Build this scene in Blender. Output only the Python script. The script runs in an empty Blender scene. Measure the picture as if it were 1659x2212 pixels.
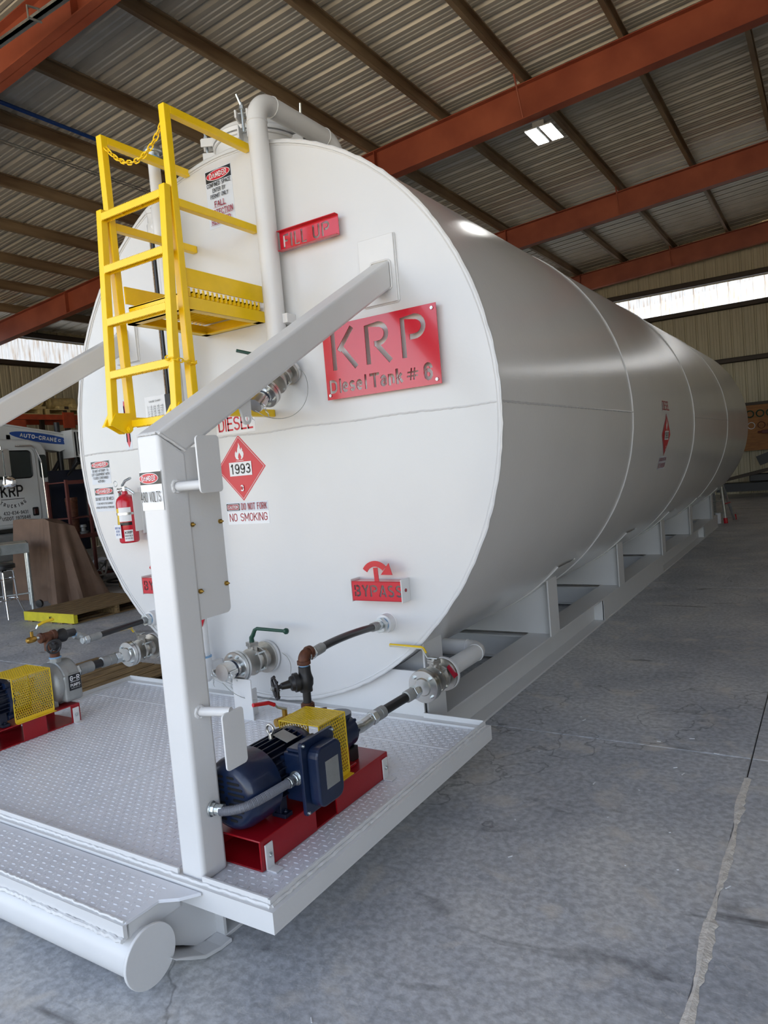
import bpy, bmesh, math, random
from mathutils import Vector, Matrix
random.seed(7)
S = bpy.context.scene
COL = S.collection
PI = math.pi

# ------------------------------------------------------------------ camera
def camera():
    yaw, pitch, roll, f = -0.5677, -0.0615, -0.0855, 1543.9
    cy, sy = math.cos(yaw), math.sin(yaw)
    fwd = Vector((sy*math.cos(pitch), cy*math.cos(pitch), math.sin(pitch)))
    right = Vector((cy, -sy, 0)); up = right.cross(fwd)
    c, s = math.cos(roll), math.sin(roll)
    r = c*right + s*up; u = -s*right + c*up
    cd = bpy.data.cameras.new('camera'); o = bpy.data.objects.new('camera', cd); COL.objects.link(o)
    m = Matrix((r, u, -fwd)).transposed().to_4x4(); m.translation = Vector((2.8638, -3.1138, 1.5914))
    o.matrix_world = m
    cd.sensor_fit = 'HORIZONTAL'; cd.sensor_width = 36; cd.lens = 36*f/1659
    cd.clip_start = 0.05; cd.clip_end = 300
    S.camera = o
camera()

# ------------------------------------------------------------------ world, sun, exposure
SUN_EL = math.radians(66)
W = bpy.data.worlds.new('world'); S.world = W; W.use_nodes = True
nt = W.node_tree; nt.nodes.clear()
sky = nt.nodes.new('ShaderNodeTexSky'); sky.sky_type = 'NISHITA'; sky.sun_disc = False
sky.sun_elevation = SUN_EL; sky.sun_rotation = math.radians(20); sky.dust_density = 1.5; sky.altitude = 800
bg = nt.nodes.new('ShaderNodeBackground'); bg.inputs['Strength'].default_value = 0.36
wo = nt.nodes.new('ShaderNodeOutputWorld')
hs = nt.nodes.new('ShaderNodeHueSaturation'); hs.inputs['Saturation'].default_value = .55          # hazy sky
nt.links.new(sky.outputs[0], hs.inputs['Color']); nt.links.new(hs.outputs[0], bg.inputs[0]); nt.links.new(bg.outputs[0], wo.inputs[0])
def sun():
    d = bpy.data.lights.new('sun', 'SUN'); d.energy = 6.0; d.angle = 0.009; d.color = (1, .93, .82)
    o = bpy.data.objects.new('sun', d); COL.objects.link(o)
    az = math.radians(20)                                 # the sun stands beyond the far end wall
    v = Vector((math.sin(az)*math.cos(SUN_EL), math.cos(az)*math.cos(SUN_EL), math.sin(SUN_EL)))
    o.rotation_euler = v.to_track_quat('Z', 'Y').to_euler(); o.location = v*40
sun()
def portal(loc, size, rot):
    d = bpy.data.lights.new('portal', 'AREA'); d.shape = 'RECTANGLE'; d.size, d.size_y = size
    d.cycles.is_portal = True
    o = bpy.data.objects.new('portal', d); COL.objects.link(o); o.location = loc; o.rotation_euler = rot
FRONT_Y, BACK_Y, LEFT_X, RIGHT_X = -4.9, 19.35, -15.7, 9.0
DOOR = (-13.0, 8.0, 5.7)                                   # the open front bay: x0, x1, height
portal(((DOOR[0]+DOOR[1])/2, FRONT_Y+.05, DOOR[2]/2), (DOOR[1]-DOOR[0], DOOR[2]), (PI/2, 0, 0))
V = S.view_settings
S.display_settings.display_device = 'sRGB'
V.view_transform = 'Standard'; V.look = 'None'; V.gamma = 1; V.use_curve_mapping = False
V.exposure = .82
cy_ = S.cycles
cy_.max_bounces = 8; cy_.diffuse_bounces = 4; cy_.glossy_bounces = 4; cy_.transmission_bounces = 4
cy_.caustics_reflective = False; cy_.caustics_refractive = False
cy_.use_denoising = True; cy_.use_adaptive_sampling = True; cy_.adaptive_threshold = 0.015
cy_.sample_clamp_indirect = 6

# ------------------------------------------------------------------ materials
def srgb(r, g, b):
    f = lambda c: (c/255/12.92) if c/255 <= .04045 else ((c/255+.055)/1.055)**2.4
    return (f(r), f(g), f(b), 1)
def mat(name, col, rough=.5, metal=0., var=0., vscale=8., bump=0., bscale=60., coat=0., col2=None, stretch=None, spec=None):
    m = bpy.data.materials.new(name); m.use_nodes = True
    t = m.node_tree; b = t.nodes['Principled BSDF']
    b.inputs['Base Color'].default_value = col; b.inputs['Roughness'].default_value = rough
    b.inputs['Metallic'].default_value = metal
    if coat: b.inputs['Coat Weight'].default_value = coat; b.inputs['Coat Roughness'].default_value = .08
    if spec is not None: b.inputs['Specular IOR Level'].default_value = spec
    tc = t.nodes.new('ShaderNodeTexCoord'); out = tc.outputs['Object']
    if stretch:
        mp = t.nodes.new('ShaderNodeMapping'); mp.inputs['Scale'].default_value = stretch
        t.links.new(out, mp.inputs[0]); out = mp.outputs[0]
    if var or col2:
        n = t.nodes.new('ShaderNodeTexNoise'); n.inputs['Scale'].default_value = vscale; n.inputs['Detail'].default_value = 6
        t.links.new(out, n.inputs[0])
        r = t.nodes.new('ShaderNodeValToRGB'); e = r.color_ramp.elements
        e[0].position = .35; e[1].position = .68
        c2 = col2 if col2 else tuple(min(1, c*(1+var)) for c in col[:3])+(1,)
        c1 = col if col2 else tuple(c*(1-var) for c in col[:3])+(1,)
        e[0].color = c1; e[1].color = c2
        t.links.new(n.outputs[0], r.inputs[0]); t.links.new(r.outputs[0], b.inputs['Base Color'])
    if bump:
        n = t.nodes.new('ShaderNodeTexNoise'); n.inputs['Scale'].default_value = bscale; n.inputs['Detail'].default_value = 3
        t.links.new(out, n.inputs[0])
        k = t.nodes.new('ShaderNodeBump'); k.inputs['Strength'].default_value = 1; k.inputs['Distance'].default_value = bump
        t.links.new(n.outputs[0], k.inputs['Height']); t.links.new(k.outputs[0], b.inputs['Normal'])
    return m
M = {}
M['white'] = mat('white_paint', (.655, .655, .65, 1), .24, var=.012, vscale=3, bump=.0004, bscale=55)
M['shell'] = mat('white_shell_paint', (.76, .75, .73, 1), .17, var=.02, vscale=1.5, bump=.0005, bscale=45)
M['white2'] = mat('white_tube_paint', (.70, .70, .695, 1), .34, var=.015, vscale=6, bump=.0003, bscale=90)
M['deck'] = mat('white_deck_paint', (.76, .775, .81, 1), .3, var=.03, vscale=9, bump=.0002, bscale=120)
M['yellow'] = mat('yellow_paint', srgb(250, 208, 18), .32, var=.03, vscale=12, bump=.0004, bscale=120)
M['dyellow'] = mat('yellow_guard_paint', srgb(226, 190, 40), .35)
M['red'] = mat('red_paint', srgb(196, 22, 42), .22, coat=.4, var=.02)
M['dred'] = mat('dark_red_enamel', srgb(150, 14, 26), .28, var=.05, bump=.0003)
M['stick_w'] = mat('sticker_white', (.78, .79, .80, 1), .35)
M['stick_g'] = mat('sticker_clear_white', (.62, .66, .72, 1), .3)
M['stick_r'] = mat('sticker_red', srgb(200, 26, 44), .3)
M['stick_m'] = mat('sticker_maroon', srgb(158, 22, 48), .3)
M['stick_k'] = mat('sticker_black', (.008, .008, .01, 1), .3)
M['stick_b'] = mat('sticker_blue', srgb(20, 70, 150), .3)
M['steel'] = mat('stainless_steel', (.52, .50, .46, 1), .33, .9, var=.12, vscale=20, bump=.0005, bscale=80)
M['shiny'] = mat('polished_steel', (.62, .62, .60, 1), .3, 1., var=.06, vscale=10)
M['zinc'] = mat('zinc_plated_steel', (.62, .66, .66, 1), .28, .9, var=.1, vscale=30)
M['castst'] = mat('cast_aluminium_paint', srgb(150, 152, 150), .45, .35, var=.08, vscale=14, bump=.0006)
M['brass'] = mat('brass', srgb(176, 140, 66), .35, .9, var=.15, vscale=30)
M['rust'] = mat('rusty_iron', srgb(96, 58, 40), .6, .3, var=.35, vscale=30, bump=.0008)
M['iron'] = mat('black_iron', (.022, .022, .024, 1), .45, .2, bump=.0006)
M['rubber'] = mat('black_rubber', (.012, .012, .013, 1), .4)
M['navy'] = mat('navy_enamel', srgb(19, 34, 62), .3, var=.15, vscale=8, bump=.0006, coat=.2)
M['dnavy'] = mat('dark_navy_enamel', srgb(12, 20, 40), .4, var=.2, vscale=8)
M['black'] = mat('slot_shade_black', (.004, .004, .005, 1), .6)  # near-black colour for the shade inside the fan cover openings
M['conduit'] = mat('grey_conduit', srgb(112, 114, 122), .45)
M['green'] = mat('green_paint', srgb(22, 66, 52), .4)
M['tape'] = mat('blue_thread_tape', srgb(120, 160, 195), .5)
M['rafter'] = mat('red_oxide_steel', srgb(138, 66, 46), .5, col2=srgb(166, 88, 62), vscale=1.6)
M['purlin'] = mat('brown_primed_purlin', srgb(116, 92, 68), .6, col2=srgb(160, 138, 108), vscale=1.2, stretch=(2, .6, 4))
M['roof'] = mat('galvalume_roof', (.56, .52, .44, 1), .38, .2, var=.09, vscale=2)
M['wall'] = mat('tan_wall_sheet', srgb(186, 177, 150), .5, var=.06, vscale=1.0, stretch=(3, 3, .5))
M['girt'] = mat('dark_girt', srgb(60, 48, 38), .6)
M['wood'] = mat('pallet_wood', srgb(150, 124, 84), .75, col2=srgb(104, 82, 54), vscale=6, stretch=(6, 1, 6), bump=.001)
M['pyellow'] = mat('pallet_yellow', srgb(206, 192, 40), .6, var=.1)
M['tarp'] = mat('brown_tarp', srgb(122, 98, 82), .75, var=.1, vscale=5, bump=.002, bscale=30)
M['ply'] = mat('brown_plywood', srgb(150, 98, 44), .6, var=.2, vscale=5, stretch=(1, 1, 5))
M['cab'] = mat('white_truck_paint', (.62, .64, .64, 1), .25, coat=.4)
M['glass'] = mat('dark_window_glass', (.02, .03, .03, 1), .06, spec=.8)
M['chrome'] = mat('chrome', (.85, .85, .85, 1), .08, 1.)
M['orange'] = mat('orange_rack', srgb(176, 70, 36), .5, var=.15)
M['maroon'] = mat('maroon_rack', srgb(96, 48, 42), .6, var=.1)
M['cream'] = mat('cream_castings', srgb(196, 172, 118), .6, var=.15, vscale=12)
M['tgrey'] = mat('bench_grey', srgb(120, 124, 122), .5, var=.15, vscale=10)
M['paper'] = mat('worn_paper', srgb(170, 164, 148), .8, var=.15, vscale=18)
M['bluepipe'] = mat('blue_pipe', srgb(20, 62, 130), .4)
M['dust'] = mat('sand_filler', srgb(226, 219, 208), .9, var=.12, vscale=40, bump=.003, bscale=90)
M['bucket'] = mat('ochre_bucket', srgb(150, 112, 50), .6, var=.1)
M['wtag'] = mat('paper_tag', (.74, .76, .80, 1), .5)
M['weld'] = M['white']
def _lamp():
    m = bpy.data.materials.new('lit_led_strip'); m.use_nodes = True
    b = m.node_tree.nodes['Principled BSDF']
    b.inputs['Emission Color'].default_value = (1, 1, .96, 1); b.inputs['Emission Strength'].default_value = 16
    return m
M['led'] = _lamp()
def _translucent():
    m = bpy.data.materials.new('translucent_sheet'); m.use_nodes = True
    t = m.node_tree; t.nodes.clear()
    o = t.nodes.new('ShaderNodeOutputMaterial'); a = t.nodes.new('ShaderNodeBsdfTranslucent'); g = t.nodes.new('ShaderNodeBsdfDiffuse')
    mx = t.nodes.new('ShaderNodeMixShader'); mx.inputs[0].default_value = .15
    tc = t.nodes.new('ShaderNodeTexCoord'); mp = t.nodes.new('ShaderNodeMapping'); mp.inputs['Scale'].default_value = (5, 5, .5)
    n = t.nodes.new('ShaderNodeTexNoise'); n.inputs['Scale'].default_value = 3; n.inputs['Detail'].default_value = 5
    r = t.nodes.new('ShaderNodeValToRGB'); e = r.color_ramp.elements
    e[0].position = .50; e[0].color = (.47, .51, .56, 1); e[1].position = .76; e[1].color = (.28, .21, .14, 1)
    t.links.new(tc.outputs['Object'], mp.inputs[0]); t.links.new(mp.outputs[0], n.inputs[0]); t.links.new(n.outputs[0], r.inputs[0])
    for s in (a, g): t.links.new(r.outputs[0], s.inputs[0])
    t.links.new(a.outputs[0], mx.inputs[1]); t.links.new(g.outputs[0], mx.inputs[2]); t.links.new(mx.outputs[0], o.inputs[0])
    return m
M['clear'] = _translucent()
def _concrete():
    m = bpy.data.materials.new('worn_concrete'); m.use_nodes = True
    t = m.node_tree; b = t.nodes['Principled BSDF']; L = t.links.new
    tc = t.nodes.new('ShaderNodeTexCoord'); ge = t.nodes.new('ShaderNodeNewGeometry')
    def noise(scale, det, st=None, dist=0, src=None):
        n = t.nodes.new('ShaderNodeTexNoise'); n.inputs['Scale'].default_value = scale; n.inputs['Detail'].default_value = det
        n.inputs['Distortion'].default_value = dist
        mp = t.nodes.new('ShaderNodeMapping'); mp.inputs['Scale'].default_value = st or (1, 1, 1)
        L(ge.outputs['Position'], mp.inputs[0]); L(mp.outputs[0], n.inputs[0]); return n
    def ramp(n, stops):
        r = t.nodes.new('ShaderNodeValToRGB'); e = r.color_ramp.elements
        e[0].position, e[0].color = stops[0]; e[1].position, e[1].color = stops[-1]
        for p, c in stops[1:-1]: q = e.new(p); q.color = c
        L(n.outputs[0], r.inputs[0]); return r
    def mix(a, c, f, mode='MIX', fac=None):
        x = t.nodes.new('ShaderNodeMix'); x.data_type = 'RGBA'; x.blend_type = mode
        x.inputs[0].default_value = f
        if fac is not None: L(fac.outputs[0], x.inputs[0])
        L(a, x.inputs[6])
        if isinstance(c, tuple): x.inputs[7].default_value = c
        else: L(c, x.inputs[7])
        return x.outputs[2]
    base = ramp(noise(1.3, 8, None, .4), [(.3, srgb(164, 167, 172)), (.5, srgb(184, 186, 189)), (.72, srgb(208, 207, 204))]).outputs[0]
    fine = ramp(noise(34, 8, None, .25), [(.38, (.80, .80, .80, 1)), (.62, (1.14, 1.14, 1.14, 1))]).outputs[0]
    c = mix(base, fine, 1, 'MULTIPLY')
    g = lambda v: (v, v, v, 1)
    sc = ramp(noise(9, 8, (1, 1.6, 1), 1.1), [(.492, g(0)), (.5, g(.45)), (.508, g(0))])
    c = mix(c, srgb(224, 220, 212), 0, 'MIX', sc)
    pa = ramp(noise(4.3, 9, None, .6), [(.57, g(0)), (.70, g(.6))])
    c = mix(c, srgb(216, 209, 198), 0, 'MIX', pa)
    st = ramp(noise(2.6, 5, (.6, 2.4, 1), .6), [(.64, g(0)), (.74, g(.7))])
    c = mix(c, srgb(52, 48, 44), 0, 'MIX', st)
    v = t.nodes.new('ShaderNodeTexVoronoi'); v.feature = 'DISTANCE_TO_EDGE'; v.inputs['Scale'].default_value = .32
    wn = noise(2.5, 4); ad = t.nodes.new('ShaderNodeVectorMath'); ad.operation = 'ADD'
    L(ge.outputs['Position'], ad.inputs[0]); L(wn.outputs['Color'], ad.inputs[1]); L(ad.outputs[0], v.inputs['Vector'])
    cr = ramp(v, [(0, g(.5)), (.0016, g(.25)), (.003, g(0))])
    c = mix(c, srgb(70, 68, 66), 0, 'MIX', cr)
    L(c, b.inputs['Base Color'])
    rr = ramp(noise(4, 5), [(.3, g(.42)), (.7, g(.68))]); L(rr.outputs[0], b.inputs['Roughness'])
    k = t.nodes.new('ShaderNodeBump'); k.inputs['Distance'].default_value = .0012
    n = noise(60, 5); L(n.outputs[0], k.inputs['Height']); L(k.outputs[0], b.inputs['Normal'])
    return m
M['concrete'] = _concrete()
M['apron'] = mat('pale_outdoor_ground', srgb(206, 188, 158), .9, var=.08, vscale=.5)

# ------------------------------------------------------------------ mesh helpers
ORG = {}
def box(bm, x0, x1, y0, y1, z0, z1, mx=None):
    vs = [bm.verts.new((x, y, z)) for x in (x0, x1) for y in (y0, y1) for z in (z0, z1)]
    for f in ((0, 1, 3, 2), (4, 6, 7, 5), (0, 4, 5, 1), (2, 3, 7, 6), (0, 2, 6, 4), (1, 5, 7, 3)):
        bm.faces.new([vs[i] for i in f])
    if mx is not None: bmesh.ops.transform(bm, matrix=mx, verts=vs)
    return vs
def frame(d):
    d = d.normalized(); a = Vector((0, 0, 1)) if abs(d.z) < .9 else Vector((1, 0, 0))
    u = a.cross(d).normalized(); return u, d.cross(u)
def cyl(bm, p0, p1, r0, r1=None, n=24, cap=True, ph=0.):
    p0, p1 = Vector(p0), Vector(p1); r1 = r0 if r1 is None else r1
    u, v = frame(p1-p0)
    A = [bm.verts.new(p0+r0*(math.cos(2*PI*i/n+ph)*u+math.sin(2*PI*i/n+ph)*v)) for i in range(n)]
    B = [bm.verts.new(p1+r1*(math.cos(2*PI*i/n+ph)*u+math.sin(2*PI*i/n+ph)*v)) for i in range(n)]
    for i in range(n): bm.faces.new((A[i], A[(i+1) % n], B[(i+1) % n], B[i]))
    if cap: bm.faces.new(A[::-1]); bm.faces.new(B)
def lathe(bm, p, d, prof, n=32):
    """prof: (distance along d, radius)"""
    p = Vector(p); d = Vector(d).normalized(); u, v = frame(d); rings = []
    for s, r in prof:
        rings.append([bm.verts.new(p+d*s+max(r, 1e-4)*(math.cos(2*PI*i/n)*u+math.sin(2*PI*i/n)*v)) for i in range(n)])
    for A, B in zip(rings, rings[1:]):
        for i in range(n): bm.faces.new((A[i], A[(i+1) % n], B[(i+1) % n], B[i]))
    bm.faces.new(rings[0][::-1]); bm.faces.new(rings[-1])
def tube(bm, pts, r, n=12, close=False, cap=True):
    pts = [Vector(p) for p in pts]; N = len(pts); rings = []; pu = None
    for i, p in enumerate(pts):
        a = pts[(i-1) % N] if (close or i > 0) else p; b = pts[(i+1) % N] if (close or i < N-1) else p
        d = (b-a).normalized()
        if pu is None: u, v = frame(d)
        else:
            u = (pu-d*pu.dot(d)).normalized(); v = d.cross(u)
        pu = u; rr = r(i/(N-1)) if callable(r) else r
        rings.append([bm.verts.new(p+rr*(math.cos(2*PI*k/n)*u+math.sin(2*PI*k/n)*v)) for k in range(n)])
    pr = list(zip(rings, rings[1:]))+([(rings[-1], rings[0])] if close else [])
    for A, B in pr:
        for k in range(n): bm.faces.new((A[k], A[(k+1) % n], B[(k+1) % n], B[k]))
    if cap and not close: bm.faces.new(rings[0][::-1]); bm.faces.new(rings[-1])
def prism(bm, poly, f, t0, t1):
    """poly 2-D points, f(u, v, t) -> xyz, thickness from t0 to t1"""
    A = [bm.verts.new(f(u, v, t0)) for u, v in poly]; B = [bm.verts.new(f(u, v, t1)) for u, v in poly]
    n = len(poly); bm.faces.new(A[::-1]); bm.faces.new(B)
    for i in range(n): bm.faces.new((A[i], A[(i+1) % n], B[(i+1) % n], B[i]))
YZ = lambda u, v, t: (t, u, v)      # polygon in the y-z plane, thickness along x
XZ = lambda u, v, t: (u, t, v)
XY = lambda u, v, t: (u, v, t)
def rrect(x0, x1, y0, y1, r, n=4, corners=(1, 1, 1, 1)):
    out = []
    for (cx, cy, a, on) in ((x1-r, y0+r, -90, corners[0]), (x1-r, y1-r, 0, corners[1]), (x0+r, y1-r, 90, corners[2]), (x0+r, y0+r, 180, corners[3])):
        if on: out += [(cx+r*math.cos(math.radians(a+90*i/n)), cy+r*math.sin(math.radians(a+90*i/n))) for i in range(n+1)]
        else: out.append((cx+(r if cx > (x0+x1)/2 else -r), cy+(r if cy > (y0+y1)/2 else -r)))
    return out
def arc(c, r, a0, a1, n, f):
    return [f(c[0]+r*math.cos(math.radians(a0+(a1-a0)*i/n)), c[1]+r*math.sin(math.radians(a0+(a1-a0)*i/n))) for i in range(n+1)]
def BM(): return bmesh.new()
def obj(name, bm, m, parent=None, smooth=False, bevel=0., kind=None, label=None, org=None, seg=2):
    bmesh.ops.recalc_face_normals(bm, faces=bm.faces)
    if parent is not None: o0 = ORG[parent.name]
    elif org is not None: o0 = Vector(org)
    else:
        xs = [v.co for v in bm.verts]
        o0 = Vector(((min(c.x for c in xs)+max(c.x for c in xs))/2, (min(c.y for c in xs)+max(c.y for c in xs))/2, min(c.z for c in xs)))
    bmesh.ops.translate(bm, verts=bm.verts, vec=-o0)
    me = bpy.data.meshes.new(name); bm.to_mesh(me); bm.free()
    me.materials.append(M[m] if isinstance(m, str) else m)
    o = bpy.data.objects.new(name, me); COL.objects.link(o); ORG[o.name] = o0
    if parent is not None: o.parent = parent
    else: o.location = o0
    if smooth:
        for p in me.polygons: p.use_smooth = True
        me.set_sharp_from_angle(angle=math.radians(38))
    if bevel:
        b = o.modifiers.new('bevel', 'BEVEL'); b.width = bevel; b.segments = seg; b.limit_method = 'ANGLE'; b.angle_limit = math.radians(40)
        b.harden_normals = False
    if kind: o['kind'] = kind
    if label: o['label'] = label
    return o
def tag(o, label, cat, group=None):
    o['label'] = label; o['category'] = cat
    if group: o['group'] = group
    return o
def thing(name, label, cat, loc, group=None):
    o = bpy.data.objects.new(name, None); COL.objects.link(o); o.location = loc; o.empty_display_size = .1
    ORG[o.name] = Vector(loc); tag(o, label, cat, group); return o
def struct(o): o['kind'] = 'structure'; return o
def dup(o, dx, label=None, group=None, parent=None):
    c = o.copy(); COL.objects.link(c)
    if parent is None: c.location = o.location+Vector(dx); ORG[c.name] = ORG[o.name]+Vector(dx)
    else: c.parent = parent; ORG[c.name] = ORG[o.name]
    if label: c['label'] = label
    if group: c['group'] = group
    for ch in list(o.children): dup(ch, dx, parent=c)
    return c
def share(name, me_obj, loc, parent, rot=None, scale=None):
    """another piece with the mesh of me_obj at a world place"""
    o = bpy.data.objects.new(name, me_obj.data); COL.objects.link(o)
    o.parent = parent; base = ORG[parent.name] if parent is not None else Vector((0, 0, 0))
    o.location = Vector(loc)-base; ORG[o.name] = Vector(loc)
    if rot is not None: o.rotation_euler = rot
    if scale is not None: o.scale = scale
    for md in me_obj.modifiers:
        if md.type == 'BEVEL':
            b = o.modifiers.new('bevel', 'BEVEL'); b.width = md.width; b.segments = md.segments; b.limit_method = 'ANGLE'; b.angle_limit = md.angle_limit
    return o
def hexbolt(bm, p, d, r=.008, h=.007):
    p = Vector(p); d = Vector(d).normalized(); cyl(bm, p, p+d*h, r, n=6); cyl(bm, p+d*h, p+d*(h*1.5), r*.5, n=10)

def arcp(cx, cy, rx, ry, a0, a1, n=9): return [(cx+rx*math.cos(math.radians(a0+(a1-a0)*i/n)), cy+ry*math.sin(math.radians(a0+(a1-a0)*i/n))) for i in range(n+1)]
def _font():
    A = arcp; F = {}
    O = A(.5, .7, .5, .3, 0, 180)+A(.5, .3, .5, .3, 180, 360)+[(1, .7)]
    F['A'] = [[(0, 0), (.5, 1)], [(.5, 1), (1, 0)], [(.2, .32), (.8, .32)]]
    F['B'] = [[(0, 0), (0, 1)], [(0, 1), (.5, 1)]+A(.6, .76, .36, .24, 90, -90)+[(0, .52)], [(0, .52), (.5, .52)]+A(.6, .26, .4, .26, 90, -90)+[(0, 0)]]
    F['C'] = [A(.5, .7, .5, .3, 0, 180)+A(.5, .3, .5, .3, 180, 360)]
    F['D'] = [[(0, 0), (0, 1)], [(0, 1)]+A(.5, .65, .5, .35, 90, 0)+A(.5, .35, .5, .35, 0, -90)+[(0, 0)]]
    F['E'] = [[(0, 0), (0, 1)], [(0, 1), (1, 1)], [(0, .52), (.85, .52)], [(0, 0), (1, 0)]]
    F['F'] = [[(0, 0), (0, 1)], [(0, 1), (1, 1)], [(0, .52), (.85, .52)]]
    F['G'] = [A(.5, .7, .5, .3, 0, 180)+A(.5, .3, .5, .3, 180, 360)+[(1, .46)], [(.55, .46), (1, .46)]]
    F['H'] = [[(0, 0), (0, 1)], [(1, 0), (1, 1)], [(0, .52), (1, .52)]]
    F['I'] = [[(0, 0), (0, 1)]]; F['J'] = [[(1, 1)]+A(.5, .3, .5, .3, 0, -180)]
    F['K'] = [[(0, 0), (0, 1)], [(1, 1), (0, .38)], [(.32, .58), (1, 0)]]
    F['L'] = [[(0, 1), (0, 0)], [(0, 0), (1, 0)]]
    F['M'] = [[(0, 0), (0, 1)], [(0, 1), (.5, .25)], [(.5, .25), (1, 1)], [(1, 1), (1, 0)]]
    F['N'] = [[(0, 0), (0, 1)], [(0, 1), (1, 0)], [(1, 0), (1, 1)]]
    F['O'] = [O]; F['0'] = [O]
    F['P'] = [[(0, 0), (0, 1)], [(0, 1), (.5, 1)]+A(.6, .73, .4, .27, 90, -90)+[(0, .46)]]
    F['R'] = F['P']+[[(.5, .46), (1, 0)]]; F['Q'] = [O, [(.6, .3), (1, -.05)]]
    F['S'] = [A(.5, .76, .5, .24, 15, 180)+A(.5, .76, .5, .25, 190, 265)+A(.5, .26, .5, .25, 85, -10)+A(.5, .26, .5, .26, -20, -165)]
    F['T'] = [[(0, 1), (1, 1)], [(.5, 0), (.5, 1)]]; F['U'] = [[(0, 1)]+A(.5, .3, .5, .3, 180, 360)+[(1, 1)]]
    F['V'] = [[(0, 1), (.5, 0)], [(.5, 0), (1, 1)]]; F['W'] = [[(0, 1), (.25, 0)], [(.25, 0), (.5, .8)], [(.5, .8), (.75, 0)], [(.75, 0), (1, 1)]]
    F['X'] = [[(0, 0), (1, 1)], [(0, 1), (1, 0)]]; F['Y'] = [[(0, 1), (.5, .45)], [(1, 1), (.5, .45)], [(.5, .45), (.5, 0)]]; F['Z'] = [[(0, 1), (1, 1)], [(1, 1), (0, 0)], [(0, 0), (1, 0)]]
    F['1'] = [[(.6, 0), (.6, 1)], [(.6, 1), (.1, .78)]]; F['2'] = [A(.5, .72, .5, .28, 170, -20)+[(0, 0)], [(0, 0), (1, 0)]]
    F['3'] = [A(.5, .76, .46, .24, 165, -80)+[(.4, .52)], [(.4, .52)]+A(.5, .27, .5, .26, 80, -165)]
    F['4'] = [[(.8, 0), (.8, 1)], [(.8, 1), (0, .3)], [(0, .3), (1, .3)]]; F['5'] = [[(.95, 1), (.1, 1)], [(.1, 1), (.05, .55)], [(.05, .55)]+A(.5, .31, .5, .31, 110, -160)]
    F['6'] = [O[:1]+A(.5, .72, .5, .28, 20, 180)+A(.5, .3, .5, .3, 180, 540)]; F['7'] = [[(0, 1), (1, 1)], [(1, 1), (.35, 0)]]
    F['8'] = [A(.5, .76, .46, .24, 0, 360), A(.5, .26, .5, .26, 0, 360)]; F['9'] = [A(.5, .7, .5, .3, 0, 360)+A(.5, .28, .5, .28, 0, -160)]
    F['-'] = [[(0, .48), (.8, .48)]]; F['#'] = [[(.3, 0), (.45, 1)], [(.65, 0), (.8, 1)], [(0, .33), (1, .33)], [(.08, .67), (1.08, .67)]]; F[','] = [[(.3, .05), (.1, -.15)]]; F['.'] = [[(0, 0), (.12, 0)]]
    # small letters (x height .7)
    F['i'] = [[(0, 0), (0, .62)], [(0, .86), (0, 1.0)]]; F['l'] = [[(0, 0), (0, 1)]]; F['n'] = [[(0, 0), (0, .68)], [(0, .4)]+A(.5, .42, .5, .26, 170, 0)+[(1, 0)]]
    F['e'] = [[(0, .36), (1, .36)]+A(.5, .36, .5, .32, 10, 180)+A(.5, .32, .5, .32, 180, 320)]; F['s'] = [A(.5, .52, .46, .17, 20, 180)+A(.5, .52, .46, .18, 190, 265)+A(.5, .18, .46, .17, 85, -10)+A(.5, .18, .46, .18, -20, -165)]
    F['a'] = [A(.5, .46, .46, .24, 165, 0)+[(.96, 0)], [(.96, .36), (.5, .38)]+A(.42, .19, .42, .19, 95, 270)+[(.96, .1)]]; F['k'] = [[(0, 0), (0, 1)], [(.9, .68), (.05, .28)], [(.35, .42), (1, 0)]]
    return F
FONT = _font(); WID = {'I': .02, 'i': .02, 'l': .02, '1': .7, '-': .8, 'M': 1.25, 'W': 1.3, '.': .15, ',': .3, 'J': .85, 'L': .85, 'E': .88, 'F': .85}
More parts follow.
